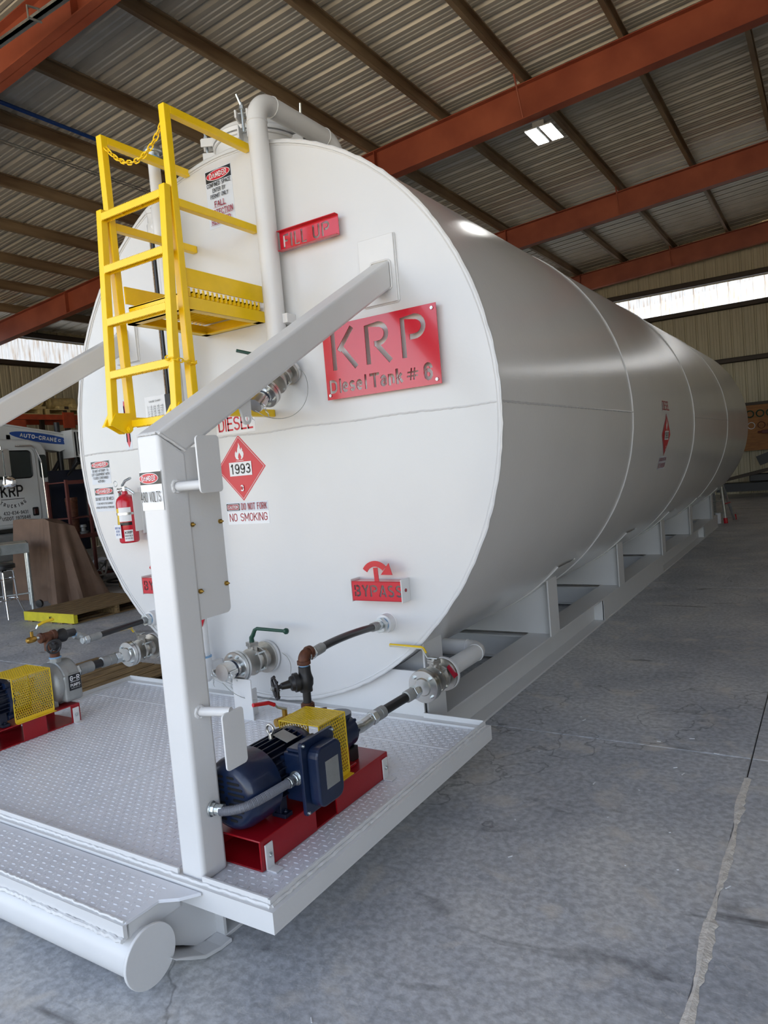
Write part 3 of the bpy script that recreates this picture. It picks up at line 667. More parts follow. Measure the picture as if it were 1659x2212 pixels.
def brace(s):
    lab = 'white square post with welded hose hooks and slanting brace to the tank' if s > 0 else 'white slanting brace and post at the left side of the tank'
    t = thing('brace_post', lab, 'post', (s*.99, -1.5, .27))
    X = sorted((s*.937, s*1.048))
    bm = BM(); prism(bm, [(-1.56, .272), (-1.56, 1.765), (-1.45, 1.70), (-1.45, .272)], YZ, *X); obj('post', bm, 'white2', t, bevel=.014, seg=4, smooth=True)
    bm = BM(); prism(bm, [(-1.56, 1.765), (-.022, 2.605), (-.022, 2.47), (-1.45, 1.70)], YZ, *X); a = obj('brace_arm', bm, 'white2', t, bevel=.012, seg=4, smooth=True)
    bm = BM(); tube(bm, wobble([(X[1]+.001, -1.555+.10*i/20, 1.762-.058*i/20) for i in range(21)], .0012), .005, 6); tube(bm, wobble([(X[0]+.01+(X[1]-X[0]-.02)*i/20, -1.56, 1.763) for i in range(21)], .001), .004, 6)
    obj('corner_weld', bm, 'white2', t, smooth=True)
    bm = BM(); Xp = sorted((s*.868, s*1.075)); box(bm, *Xp, -.02, 0, 2.405, 2.735); p = obj('mount_plate', bm, 'white2', t, bevel=.003)
    bm = BM(); tube(bm, wobble([(x, -.003, z) for x, z in rrect(Xp[0], Xp[1], 2.405, 2.735, .006, 2)], .001), .005, 6, close=True); obj('plate_weld', bm, 'white2', p)
    bm = BM(); tube(bm, wobble([(x, -.024, z) for x, z in rrect(X[0]-.003, X[1]+.003, 2.465, 2.612, .02, 3)], .001), .005, 6, close=True); obj('arm_weld', bm, 'white2', p)
    if s < 0: return t
    bm = BM(); cx, cz, r = -1.128, 1.815, .022
    hole = [(cx+.010*math.cos(-2*PI*i/20), cz+.010*math.sin(-2*PI*i/20)) for i in range(20)]
    outer = [(cx+r*math.cos(math.radians(200+160*i/10)), cz+.0+r*math.sin(math.radians(200+160*i/10))) for i in range(11)]
    # eye plate built as a ring with a neck
    Q = []
    for t0 in (1.026, 1.036):
        Q.append(([bm.verts.new((t0, cx+r*math.cos(2*PI*i/24), cz+r*math.sin(2*PI*i/24))) for i in range(24)], [bm.verts.new((t0, cx+.011*math.cos(2*PI*i/24), cz+.011*math.sin(2*PI*i/24))) for i in range(24)]))
    (A, B), (C_, D) = Q
    for i in range(24):
        j = (i+1) % 24
        for f in ((A[i], A[j], B[j], B[i]), (C_[i], C_[j], D[j], D[i]), (A[i], A[j], C_[j], C_[i]), (B[i], B[j], D[j], D[i])): bm.faces.new(f)
    prism(bm, [(cx-.022, cz+.004), (cx-.042, cz+.075), (cx+.030, cz+.115), (cx+.024, cz+.004), (cx+.016, cz+.016), (cx, cz+.0215), (cx-.016, cz+.016)], YZ, 1.0262, 1.0358)
    obj('pad_eye', bm, 'white2', t)
    for z, (y0, y1, z0, z1) in ((1.588, (-1.508, -1.408, 1.560, 1.745)), (.838, (-1.515, -1.418, .652, .842))):
        bm = BM(); zz = z if z > 1 else .842-.012
        zz = 1.588 if z > 1 else .838
        cyl(bm, (1.04, -1.505, zz), (1.155, -1.47, zz), .0155, n=20); pg = obj('hook_peg', bm, 'white2', t, smooth=True)
        bm = BM(); prism(bm, rrect(y0, y1, z0, z1, .014), YZ, 1.153, 1.160); obj('hook_plate', bm, 'white2', pg, bevel=.001, seg=1)
        bm = BM(); tube(bm, wobble([(1.049, -1.505+.019*math.cos(a), zz+.019*math.sin(a)) for a in [2*PI*i/16 for i in range(16)]], .0015), .006, 6, close=True); obj('peg_weld', bm, 'white2', pg)
    bm = BM(); prism(bm, rrect(-1.47, -1.313, 1.135, 1.715, .02, 4, (1, 1, 1, 0)), YZ, 1.038, 1.044); pl = obj('panel_back', bm, 'white2', t)
    bm = BM(); box(bm, .82, 1.036, -1.44, -1.335, 1.16, 1.69); obj('panel_box', bm, 'white2', pl, bevel=.006)
    for y, z in ((-1.455, 1.458), (-1.448, 1.232), (-1.326, 1.455), (-1.326, 1.237)):
        bm = BM(); hexbolt(bm, (1.044, y, z), (1, 0, 0), .0085, .007); cyl(bm, (1.05, y, z), (1.062, y, z), .006, .002, n=10); obj('dome_nut', bm, 'brass', pl, smooth=True)
    return t
brace(1); brace(-1)
def warn_items(lines, w, h, hd, oval=None, extra=()):
    it = [('rect', 'stick_k', 'header', -w/2+.004, h/2-hd, w/2-.004, h/2-.004), ('oval', 'stick_w', 'oval_ring', 0, h/2-hd/2-.001, w*.455, hd*.42), ('oval', 'stick_r', 'red_oval', 0, h/2-hd/2-.001, w*.435, hd*.375), ('text', 'stick_w', 'lettering', 'DANGER', 0, h/2-hd/2-.001, w*.66, hd*.46, .03)]
    for s, y, ww, hh, c in lines: it.append(('text', c, 'lettering', s, 0, y, ww, hh, .02))
    return it+list(extra)
def decals():
    # confined space sticker
    w, h = .205, .325; f0 = face_map(-.045, 3.21)
    sticker('warning_sticker', 'danger confined space sticker high on the tank beside the tall pipe', 'sticker', f0, w, h, 'stick_g', warn_items([
        ('CONFINED SPACE', .078, .185, .023, 'stick_k'), ('ENTER BY', .045, .10, .023, 'stick_k'), ('PERMIT ONLY', .012, .14, .023, 'stick_k'),
        ('FALL', -.033, .085, .033, 'stick_m'), ('PROTECTION', -.081, .19, .034, 'stick_m'), ('REQUIRED', -.128, .15, .032, 'stick_m')], w, h, .068,
        extra=[('rect', 'stick_m', 'underline', -.05, -.0545, .05, -.0525), ('rect', 'stick_m', 'underline', -.095, -.103, .095, -.101), ('rect', 'stick_m', 'underline', -.08, -.149, .08, -.147)]))
    sticker('warning_sticker', 'danger do not lift sticker left of the tank face, upper of two', 'sticker', face_map(-1.385, 1.725), .205, .16, 'stick_g', warn_items([
        ('DO NOT ATTEMPT TO', .012, .17, .018, 'stick_k'), ('LIFT EQUIPMENT WITH', -.012, .19, .018, 'stick_k'), ('FLUIDS CONTAINED', -.036, .16, .018, 'stick_k'), ('WITHIN', -.060, .065, .018, 'stick_k')], .205, .16, .052))
    sticker('warning_sticker', 'danger do not cut or weld sticker left of the tank face, lower of two', 'sticker', face_map(-1.372, 1.54), .205, .165, 'stick_g', warn_items([
        ('DO NOT CUT OR WELD', .004, .19, .022, 'stick_k'), ('TO ANY PART OF THIS EQUIPMENT', -.028, .17, .014, 'stick_k'), ('WITHOUT KRP RENTALS PERMISSION', -.055, .19, .014, 'stick_k')], .205, .165, .052))
    f = lambda u, v, t: (.992+u, -1.5605-t, 1.58+v)
    P = [(-.05, -.062), (.052, -.062), (.052, .066), (-.05, .066)]
    t = sticker('warning_sticker', 'danger 480 volts sticker wrapped on the front of the white post', 'sticker', f, .104, .128, 'stick_w', [
        ('rect', 'stick_k', 'header', -.05, .022, .052, .062), ('oval', 'stick_w', 'oval_ring', -.006, .042, .046, .0175), ('oval', 'stick_r', 'red_oval', -.006, .042, .0435, .0155),
        ('text', 'stick_w', 'lettering', 'DANGER', -.006, .042, .066, .0175, .03), ('text', 'stick_k', 'lettering', '480 VOLTS', -.002, -.018, .096, .034, .03)], poly=P)
    # big diamond placard and its neighbours
    flame = [(-.028, -.03), (-.036, -.012), (-.034, .006), (-.026, .018), (-.024, .004), (-.016, .012), (-.012, .03), (-.004, .046), (-.002, .064), (.008, .044), (.008, .03), (.014, .02), (.018, .036), (.026, .022), (.024, .008), (.030, .014), (.034, -.004), (.028, -.022), (.018, -.032), (.008, -.034), (.014, -.020), (.008, -.006), (.000, .006), (-.008, -.008), (-.012, -.022), (-.006, -.034), (-.018, -.034)]
    def placard_items(k=1.0):
        H = .193*k
        def dm(r): return [(-r, 0), (0, -r), (r, 0), (0, r)]
        return [('poly', 'stick_w', 'diamond_outline', dm(H-.010)), ('poly', 'stick_r', 'diamond_field', dm(H-.0135)), ('poly', 'stick_w', 'flame_symbol', [(x*k, y*k+.085*k) for x, y in flame]), ('rect', 'stick_w', 'flame_base', -.03*k, .042*k, .03*k, .0445*k),
            ('rect', 'stick_w', 'number_panel', -.088*k, -.045*k, .088*k, .036*k), ('text', 'stick_k', 'lettering', '1993', 0, -.004*k, .158*k, .060*k, .03), ('text', 'stick_w', 'lettering', '3', 0, -.118*k, .026*k, .038*k, .02)], dm(H)
    it, P = placard_items(); f = face_map(-.089, 1.662)
    sticker('hazard_placard', 'red diamond hazard placard reading 1993 on the tank face', 'placard', f, .38, .386, 'stick_r', it, poly=P)
    sticker('diesel_sticker', 'clear sticker with big red DIESEL letters above the red diamond', 'sticker', face_map(-.10, 1.925), .31, .115, 'stick_w', [('text', 'stick_r', 'lettering', 'DIESEL', 0, 0, .275, .082, .03)])
    sticker('caution_sticker', 'maroon CAUTION DO NOT FORK strip below the red diamond', 'sticker', face_map(-.072, 1.435), .33, .055, 'stick_g', [
        ('rect', 'stick_k', 'header', -.162, -.022, -.055, .02), ('poly', 'stick_w', 'oval_ring', rrect(-.157, -.060, -.018, .016, .012)), ('poly', 'stick_m', 'header_field', rrect(-.155, -.062, -.016, .014, .011)), ('text', 'stick_w', 'lettering', 'CAUTION', -.1085, -.001, .08, .019, .03),
        ('text', 'stick_m', 'lettering', 'DO NOT FORK', .058, .0, .20, .040, .02)])
    sticker('no_smoking_sticker', 'NO SMOKING sticker in maroon letters under the caution strip', 'sticker', face_map(-.068, 1.368), .325, .075, 'stick_w', [('text', 'stick_m', 'lettering', 'NO SMOKING', 0, .004, .30, .048, .008)])
    # chart, level arrows
    rows = [('rect', 'stick_k', 'table_lines', -.078+.036*i, -.09, -.077+.036*i, .05) for i in range(5)]+[('text', 'stick_k', 'lettering', '0 12 24 36 48\n1 13 25 37 49\n2 14 26 38 50\n3 15 27 39 51\n4 16 28 40 52\n5 17 29 41 53\n6 18 30 42 54\n7 19 31 43 55\n8 20 32 44 56', .0, -.022, .15, .13, 0), ('text', 'stick_k', 'lettering', 'GAUGE CHART', 0, .072, .11, .012, .01)]
    sticker('gauge_chart', 'small printed gauge chart on the tank behind the yellow ladder', 'chart', face_map(-.765, 2.065), .20, .21, 'stick_w', rows)
    ar = [(-.0, -.155), (.02, -.115), (.011, -.118), (.011, .125), (.022, .118), (.018, .155), (0, .142), (-.018, .155), (-.022, .118), (-.011, .125), (-.011, -.118), (-.02, -.115)]
    sticker('level_arrow_sticker', 'narrow red double-ended arrow sticker left of the gauge chart', 'sticker', face_map(-1.058, 2.02), .06, .33, 'stick_g', [('poly', 'stick_r', 'arrow', ar)])
    # the set on the tank side
    def cm(v0, y0): return lambda u, v, t: ((R+.0012+t)*math.cos((v0+v-ZC)/R), y0+u, ZC+(R+.0012+t)*math.sin((v0+v-ZC)/R))
    it, P = placard_items(1.0); yc = 3.82
    def wrapped(name, label, cat, v0, w, h, m, items, poly):
        f = cm(v0, yc); t = thing(name, label, cat, f(0, -h/2, 0))
        bm = BM(); bm.faces.new([bm.verts.new((x, y, 0)) for x, y in poly])
        bmesh.ops.triangulate(bm, faces=bm.faces); bmesh.ops.subdivide_edges(bm, edges=bm.edges, cuts=7, use_grid_fill=True)
        place(bm, lambda u, v, q: f(u, v, .0008)); obj('backing', bm, m, t)
        lift = .002
        for k in items:
            if k[0] == 'text': bm = text_bm(k[3], k[6], k[7], k[8]); [setattr(v, 'co', v.co+Vector((k[4], k[5], 0))) for v in bm.verts]
            else:
                bm = BM()
                pl = k[3] if k[0] == 'poly' else [(k[3], k[4]), (k[5], k[4]), (k[5], k[6]), (k[3], k[6])]
                bm.faces.new([bm.verts.new((x, y, 0)) for x, y in pl]); bmesh.ops.triangulate(bm, faces=bm.faces); bmesh.ops.subdivide_edges(bm, edges=bm.edges, cuts=5, use_grid_fill=True)
            place(bm, lambda u, v, q: f(u, v, lift)); obj(k[2], bm, k[1], t); lift += .001
        return t
    rc = lambda w, h: [(-w/2, -h/2), (w/2, -h/2), (w/2, h/2), (-w/2, h/2)]
    wrapped('hazard_placard', 'small red diamond placard on the long side of the tank', 'placard', 1.672, .38, .386, 'stick_r', it, P)
    wrapped('diesel_sticker', 'narrow-looking red DIESEL lettering on the side of the tank', 'sticker', 1.935, .31, .115, 'shell', [('text', 'stick_m', 'lettering', 'DIESEL', 0, 0, .30, .085, .03)], rc(.31, .115))
    wrapped('no_smoking_sticker', 'caution and NO SMOKING lettering low on the side of the tank', 'sticker', 1.415, .33, .12, 'stick_g', [('text', 'stick_m', 'lettering', 'CAUTION DO NOT FORK', 0, .032, .30, .032, .03), ('text', 'stick_m', 'lettering', 'NO SMOKING', 0, -.025, .30, .045, .015)], rc(.33, .12))
decals()

# ================================================================== LADDER, PIPES, SIGNS
LX, RX = -.285, .193                                            # rail centres
def access():
    t = thing('access_ladder', 'yellow steel handrails, upright rails and grated platform on the tank face', 'ladder', (-.05, -.3, 1.93))
    h = .02
    for x in (LX, RX):
        bm = BM(); box(bm, x-h, x+h, -.605, -.565, 1.925, 3.425); r = obj('upright_rail', bm, 'yellow', t, bevel=.004)
        bm = BM(); box(bm, x-h, x+h, -.565, -.001, 3.385, 3.425); obj('top_rail', bm, 'yellow', t, bevel=.004)
        bm = BM(); box(bm, x-h, x+h, -.565, -.001, 2.945, 2.985); obj('mid_rail', bm, 'yellow', t, bevel=.004)
        bm = BM(); box(bm, x-h, x+h, -.565, -.001, 1.93, 1.97); obj('lower_strut', bm, 'yellow', t, bevel=.004)
    for x in (LX+.026, RX+.004):
        bm = BM(); box(bm, x-.004, x+.004, -.562, -.001, 2.565, 2.655); obj('kick_plate', bm, 'yellow', t)
        bm = BM(); box(bm, x-.004, x+.004, -.562, -.001, 2.455, 2.515); s = -1 if x > 0 else 1
        box(bm, min(x, x+s*.05), max(x, x+s*.05), -.562, -.001, 2.455, 2.461); obj('side_angle', bm, 'yellow', t)
    for y in (-.562, -.048):
        bm = BM(); box(bm, LX+.03, RX, y, y+.046, 2.455, 2.461); box(bm, LX+.03, RX, y if y < -.1 else y+.04, (y if y < -.1 else y+.04)+.006, 2.455, 2.515); obj('end_angle', bm, 'yellow', t)
    for k in range(17):                                         # grating planks: bearing bars with a wavy edge
        y = -.55+k*.0318
        bm = BM(); box(bm, LX+.03, RX-.001, y, y+.005, 2.515, 2.548)
        box(bm, LX+.03, RX-.001, y, y+.020, 2.540, 2.546); box(bm, RX-.003, RX+.003, y+.002, y+.014, 2.52, 2.562)
        obj('grating_bar', bm, 'yellow', t)
    bm = BM(); rung_mesh(bm, -.585, 1.945); obj('rung', bm, 'yellow', t)
    return t
def rung_mesh(bm, y, z, x0=None, x1=None):
    x0 = LX+.018 if x0 is None else x0; x1 = RX-.018 if x1 is None else x1
    box(bm, x0, x1, y-.018, y+.018, z+.002, z+.006)
    for s in (-1, 1):
        box(bm, x0, x1, y+s*.018-.002, y+s*.018+.002, z-.026, z+.006)
        n = int((x1-x0)/.011)
        for i in range(n):
            x = x0+.004+i*.011
            for zz, d in ((z+.006, .004), (z-.026, -.0045)):
                A = [bm.verts.new((x+dx, y+s*.018+dy, zz)) for dx, dy in ((-.003, -.002), (.003, -.002), (.003, .002), (-.003, .002))]
                B = [bm.verts.new((x+dx, y+s*.018+dy, zz+d)) for dx, dy in ((-.0012, -.002), (.0012, -.002), (.0012, .002), (-.0012, .002))]
                bm.faces.new(B); [bm.faces.new((A[q], A[(q+1) % 4], B[(q+1) % 4], B[q])) for q in range(4)]
    for f in (.3, .62): box(bm, x0+(x1-x0)*f, x0+(x1-x0)*f+.004, y-.017, y+.017, z-.024, z+.003)
def folded():
    t = thing('folding_ladder', 'yellow folding ladder section folded up against the upright rails', 'ladder', (-.05, -.67, 1.92))
    yt, yb, zt, zb = -.632, -.70, 3.035, 1.925
    for x in (LX, RX):
        bm = BM(); vs = box(bm, x-.02, x+.02, -.02, .02, zb, zt)
        for v in vs: v.co.y += yb+(yt-yb)*(v.co.z-zb)/(zt-zb)
        obj('side_rail', bm, 'yellow', t, bevel=.004)
    for z in (3.005, 2.735, 2.465, 2.195):
        bm = BM(); rung_mesh(bm, yb+(yt-yb)*(z-zb)/(zt-zb), z); obj('rung', bm, 'yellow', t)
    for x in (LX, RX):
        for s in (-1, 1):
            bm = BM(); xx = x+s*.024; prism(bm, [(-.735, 1.93), (-.70, 1.99), (-.60, 1.99), (-.585, 1.93), (-.62, 1.885), (-.65, 1.885)], YZ, xx-.003, xx+.003); obj('hinge_ear', bm, 'yellow', t)
        bm = BM(); cyl(bm, (x-.045, -.63, 1.905), (x+.05, -.63, 1.905), .0115, n=14); cyl(bm, (x+.03, -.63, 1.905), (x+.042, -.63, 1.905), .017, n=6); obj('hinge_bolt', bm, 'yellow', t, smooth=True)
        bm = BM(); prism(bm, [(x-.075, 1.925), (x-.02, 1.925), (x-.02, 1.985)], XZ, -.715, -.708); obj('foot_gusset', bm, 'yellow', t)
def chain(name, label, pts, r=.0034, L=.036):
    pts = [Vector(p) for p in pts]; d = [0]
    for a, b in zip(pts, pts[1:]): d.append(d[-1]+(b-a).length)
    def at(s):
        s = max(0, min(d[-1], s))
        for i in range(len(pts)-1):
            if s <= d[i+1]+1e-9: return pts[i].lerp(pts[i+1], (s-d[i])/max(1e-9, d[i+1]-d[i]))
        return pts[-1]
    t = thing(name, label, 'chain', pts[0]); n = max(2, round(d[-1]/(L*.78)))
    bm = BM(); w = L*.27
    oval = [(L/2-w)*(1 if math.cos(a) > 0 else -1) for a in [0]]
    P = [Vector(((L/2-w)*(1 if -PI/2 < a <= PI/2 else -1)+w*math.cos(a), w*math.sin(a), 0)) for a in [-PI/2+1e-3+2*PI*i/16 for i in range(16)]]
    P = []
    for i in range(9): a = -PI/2+PI*i/8; P.append(Vector((L/2-w+w*math.cos(a), w*math.sin(a), 0)))
    for i in range(9): a = PI/2+PI*i/8; P.append(Vector((-L/2+w+w*math.cos(a), w*math.sin(a), 0)))
    tube(bm, P, r, 8, close=True); first = obj('chain_link', bm, 'yellow', None, smooth=True, org=(0, 0, 0)); first.parent = t
    for k in range(n):
        a, b = at(d[-1]*k/n), at(d[-1]*(k+1)/n); c = (a+b)/2
        o = first if k == 0 else share('chain_link', first, c, t)
        o.location = c-ORG[t.name]
        o.rotation_euler = ((b-a).to_track_quat('X', 'Z').to_matrix() @ Matrix.Rotation(PI/2*(k % 2)+.4, 3, 'X')).to_euler()
access(); folded()
def cat(p, q, sag, n=24): 
    p, q = Vector(p), Vector(q); return [p.lerp(q, i/n)-Vector((0, 0, sag*4*(i/n)*(1-i/n))) for i in range(n+1)]
chain('safety_chain', 'yellow safety chain drooping between the tops of the two upright rails', cat((LX+.025, -.585, 3.36), (RX-.024, -.585, 3.345), .125), r=.0034, L=.037)
chain('latch_chain', 'short yellow chain tying the folded ladder to the right rail', [(RX-.028, -.70, 2.215), (RX-.01, -.712, 2.195), (RX+.024, -.70, 2.195), (RX+.03, -.64, 2.185), (RX+.03, -.57, 2.185), (RX+.01, -.555, 2.19)], r=.0034, L=.034)
def pipe_path(pts, rad, n=8):
    """points with rounded corners of radius rad"""
    P = [Vector(p) for p in pts]; out = [P[0]]
    for i in range(1, len(P)-1):
        a = (P[i-1]-P[i]).normalized(); b = (P[i+1]-P[i]).normalized(); ang = a.angle(b); l = rad/math.tan(ang/2)
        s, e = P[i]+a*l, P[i]+b*l; bis = (a+b).normalized(); c = P[i]+bis*(rad/math.sin(ang/2))
        u = (s-c); w = (e-c); th = u.angle(w)
        for k in range(n+1):
            f = k/n; out.append(c+(u*math.sin((1-f)*th)+w*math.sin(f*th))/math.sin(th))
    out.append(P[-1]); return out
def fill_pipe():
    t = thing('fill_pipe', 'tall white pipe looping over the top rim and running down the tank face', 'pipe', (.335, -.07, 2.2))
    x = .335
    bm = BM(); tube(bm, pipe_path([(x, -.072, 2.20), (x, -.072, 3.60), (x, .66, 3.60), (x, .66, 3.36)], .125, 12), .054, 32); obj('pipe', bm, 'white2', t, smooth=True)
    for p, d in (((x, -.072, 3.475), (0, 0, 1)), ((x, .055, 3.60), (0, 1, 0)), ((x, .535, 3.60), (0, 1, 0))):
        bm = BM(); u, v = frame(Vector(d)); tube(bm, wobble([Vector(p)+.0545*(math.cos(a)*u+math.sin(a)*v) for a in [2*PI*i/32 for i in range(32)]], .0008), .0032, 6, close=True); obj('weld_bead', bm, 'white2', t)
    for z in (2.46, 2.95):
        bm = BM(); box(bm, x-.008, x+.008, -.03, 0, z-.03, z+.03) if z > 2.5 else box(bm, x+.03, x+.085, -.075, 0, z-.05, z-.0)
        obj('standoff', bm, 'white2', t, bevel=.003)
fill_pipe()
def vent_pipe():
    x, y = -.415, -.13
    t = thing('vent_pipe', 'white vent pipe with grey cap and tee left of the ladder', 'pipe', (x, y, .42))
    bm = BM(); cyl(bm, (x, y, 3.2), (x, y, 3.50), .034, n=28); obj('upper_pipe', bm, 'white2', t, smooth=True)
    bm = BM(); lathe(bm, (x, y, 3.50), (0, 0, 1), [(0, .036), (.02, .036), (.022, .052), (.035, .054), (.052, .046), (.06, .02), (.062, 0)], 28); obj('cap', bm, 'zinc', t, smooth=True)
    bm = BM(); cyl(bm, (x, y, 3.492), (x, y, 3.502), .0352, n=24); obj('thread_tape', bm, 'tape', t)
    bm = BM(); lathe(bm, (x, y, 3.02), (0, 0, 1), [(0, .028), (.02, .04), (.06, .044), (.19, .044), (.20, .038), (.23, .036)], 28); obj('coupling', bm, 'white2', t, smooth=True)
    bm = BM(); cyl(bm, (x, y, 3.10), (x-.065, y, 3.12), .026, n=20); lathe(bm, (x-.068, y, 3.04), (0, 0, 1), [(0, .03), (.01, .034), (.09, .034), (.10, .026), (.15, .026), (.152, .034), (.175, .034)], 6); obj('side_tee', bm, 'white2', t, smooth=True)
    bm = BM(); cyl(bm, (x, y+.004, .5), (x, y+.004, 3.02), .034, n=28); obj('lower_pipe', bm, 'white2', t, smooth=True)
    bm = BM(); tube(bm, [(x+.035, y-.03, 3.06), (x+.037, y-.03, 3.02), (x+.04, y-.03, 2.7), (x+.055, y-.02, 2.2)], .004, 6); obj('sight_tube', bm, 'zinc', t)
    bm = BM(); cyl(bm, (x+.035, y-.03, 3.03), (x+.035, y-.03, 2.985), .008, n=6); obj('brass_fitting', bm, 'brass', t)
    bm = BM(); lathe(bm, (x, y-.01, .40), (0, 0, 1), [(0, .036), (.015, .046), (.03, .048), (.10, .048), (.11, .05), (.145, .05)], 28); box(bm, x-.02, x+.02, y, -.002, .42, .5); tee = obj('bottom_tee', bm, 'white2', t, smooth=True)
    bm = BM(); cyl(bm, (x, y-.01, .545), (x, y-.01, .552), .052, n=24); obj('tape_ring', bm, 'tape', t)
    g = thing('level_gauge', 'long black level-gauge strip standing beside the white vent pipe', 'gauge', (-.478, -.14, .3))
    bm = BM(); box(bm, -.486, -.470, -.15, -.135, .3, 3.05); obj('strip', bm, 'rubber', g, bevel=.002)
    bm = BM(); box(bm, -.495, -.486, -.152, -.14, .3, 3.05); obj('scale', bm, mat('gauge_brown', srgb(120, 96, 66), .5, var=.5, vscale=90), g)
    bm = BM(); box(bm, -.5, -.455, -.156, -.13, 2.0, 2.14); obj('clip_block', bm, 'rubber', g, bevel=.002)
    for z in (2.30, .70):
        bm = BM(); tube(bm, [(-.49+.04*math.cos(a), -.14+.018*math.sin(a), z) for a in [2*PI*i/16 for i in range(16)]], .003, 6, close=True); obj('cable_tie', bm, 'stick_w', g)
    v = thing('drain_valve', 'small steel valve with tall red lever beside the gauge foot', 'valve', (x, -.14, .552))
    bm = BM(); cyl(bm, (x, y-.01, .548), (x, y-.01, .575), .028, n=20); obj('base', bm, 'iron', v, smooth=True)
    bm = BM(); cyl(bm, (x, y-.01, .575), (x, y-.01, .60), .014, n=14); obj('nipple', bm, 'tape', v, smooth=True)
    bm = BM(); lathe(bm, (x, y-.01, .60), (0, 0, 1), [(0, .018), (.03, .018), (.035, .024), (.065, .024), (.07, .018), (.09, .018)], 8); cyl(bm, (x-.03, y-.012, .635), (x, y-.012, .635), .014, n=8); obj('body', bm, 'steel', v, bevel=.002)
    bm = BM(); tube(bm, [(x-.034, y-.014, .61), (x-.038, y-.02, .66), (x-.01, y-.02, .70)], .007, 8); l = obj('lever', bm, 'zinc', v)
    bm = BM(); tube(bm, [(x-.02, y-.02, .685), (x+.02, y-.02, .745), (x+.045, y-.02, .79)], .0125, 12); obj('red_grip', bm, 'red', v, smooth=True)
vent_pipe()

def boolean(o, cutter_bms):
    for bm in cutter_bms:
        bmesh.ops.recalc_face_normals(bm, faces=bm.faces)
        me = bpy.data.meshes.new('c'); bm.to_mesh(me); bm.free(); c = bpy.data.objects.new('c', me); COL.objects.link(c)
        m = o.modifiers.new('b', 'BOOLEAN'); m.operation = 'DIFFERENCE'; m.object = c; m.solver = 'EXACT'; m.use_self = True
        dg = bpy.context.evaluated_depsgraph_get(); ne = bpy.data.meshes.new_from_object(o.evaluated_get(dg)); o.modifiers.remove(m)
        o.data = ne; bpy.data.objects.remove(c); bpy.data.meshes.remove(me)
def strokes(bm, segs, w, f, t0, t1):
    """stencil letter strokes: each a list of 2-D points"""
    for P in segs:
        P = [Vector((a, b)) for a, b in P]; L, Rr = [], []
        for i, p in enumerate(P):
            a = P[i-1] if i else p; b = P[i+1] if i < len(P)-1 else p; d = (b-a).normalized(); n = Vector((-d.y, d.x)); L.append(p+n*w/2); Rr.append(p-n*w/2)
        prism(bm, [tuple(v) for v in L]+[tuple(v) for v in Rr[::-1]], f, t0, t1)
def bowl(cx, cy, rx, ry, a0, a1, n=12): return [(cx+rx*math.cos(math.radians(a0+(a1-a0)*i/n)), cy+ry*math.sin(math.radians(a0+(a1-a0)*i/n))) for i in range(n+1)]
GL = {   # unit-height stencil letters: (advance, strokes)
 'K': (.78, [[(.07, 0), (.07, 1)], [(.66, 1), (.22, .47)], [(.26, .60), (.72, 0)]]),
 'R': (.78, [[(.07, 0), (.07, .93), (.40, .93)], [(.36, .93)]+bowl(.38, .70, .24, .23, 90, -90)+[(.26, .47)], [(.34, .44), (.70, 0)]]),
 'P': (.74, [[(.07, 0), (.07, .93), (.40, .93)], [(.36, .93)]+bowl(.38, .70, .24, .23, 90, -90)+[(.24, .47)]]),
 'F': (.55, [[(.07, 0), (.07, .93), (.5, .93)], [(.12, .52), (.42, .52)]]),
 'I': (.24, [[(.08, 0), (.08, 1)]]),
 'L': (.5, [[(.07, 1), (.07, .07), (.46, .07)]]),
 'U': (.68, [[(.07, 1), (.07, .3)]+bowl(.31, .3, .24, .23, 180, 360)+[(.55, 1)]]),
 'B': (.62, [[(.2, .93), (.30, .93)]+bowl(.32, .72, .17, .21, 90, -90)+[(.2, .51)], [(.2, .49), (.3, .49)]+bowl(.32, .28, .2, .21, 90, -90)+[(.2, .07)], [(.07, 0), (.07, .42)], [(.07, .56), (.07, 1)]]),
 'Y': (.62, [[(.04, 1), (.3, .52), (.3, 0)], [(.56, 1), (.31, .52)]]),
 'A': (.66, [[(.03, 0), (.31, 1)], [(.33, 1), (.60, 0)], [(.26, .28), (.44, .28)]]),
 'S': (.60, [bowl(.28, .74, .2, .19, 40, 180)+bowl(.28, .74, .2, .19, 190, 265)+bowl(.28, .28, .22, .22, 85, -60)+bowl(.28, .28, .22, .21, -70, -150)]),
 ' ': (.3, [])}
def word(s, x0, z0, h, w, gap, sx, f, t0, t1):
    out = []; x = x0
    for ch in s:
        adv, st = GL[ch]
        for q in st:
            bm = BM(); strokes(bm, [[(x+a*h*sx, z0+b*h) for a, b in q]], w, f, t0, t1); out.append(bm)
        x += adv*h*sx+gap
    return out
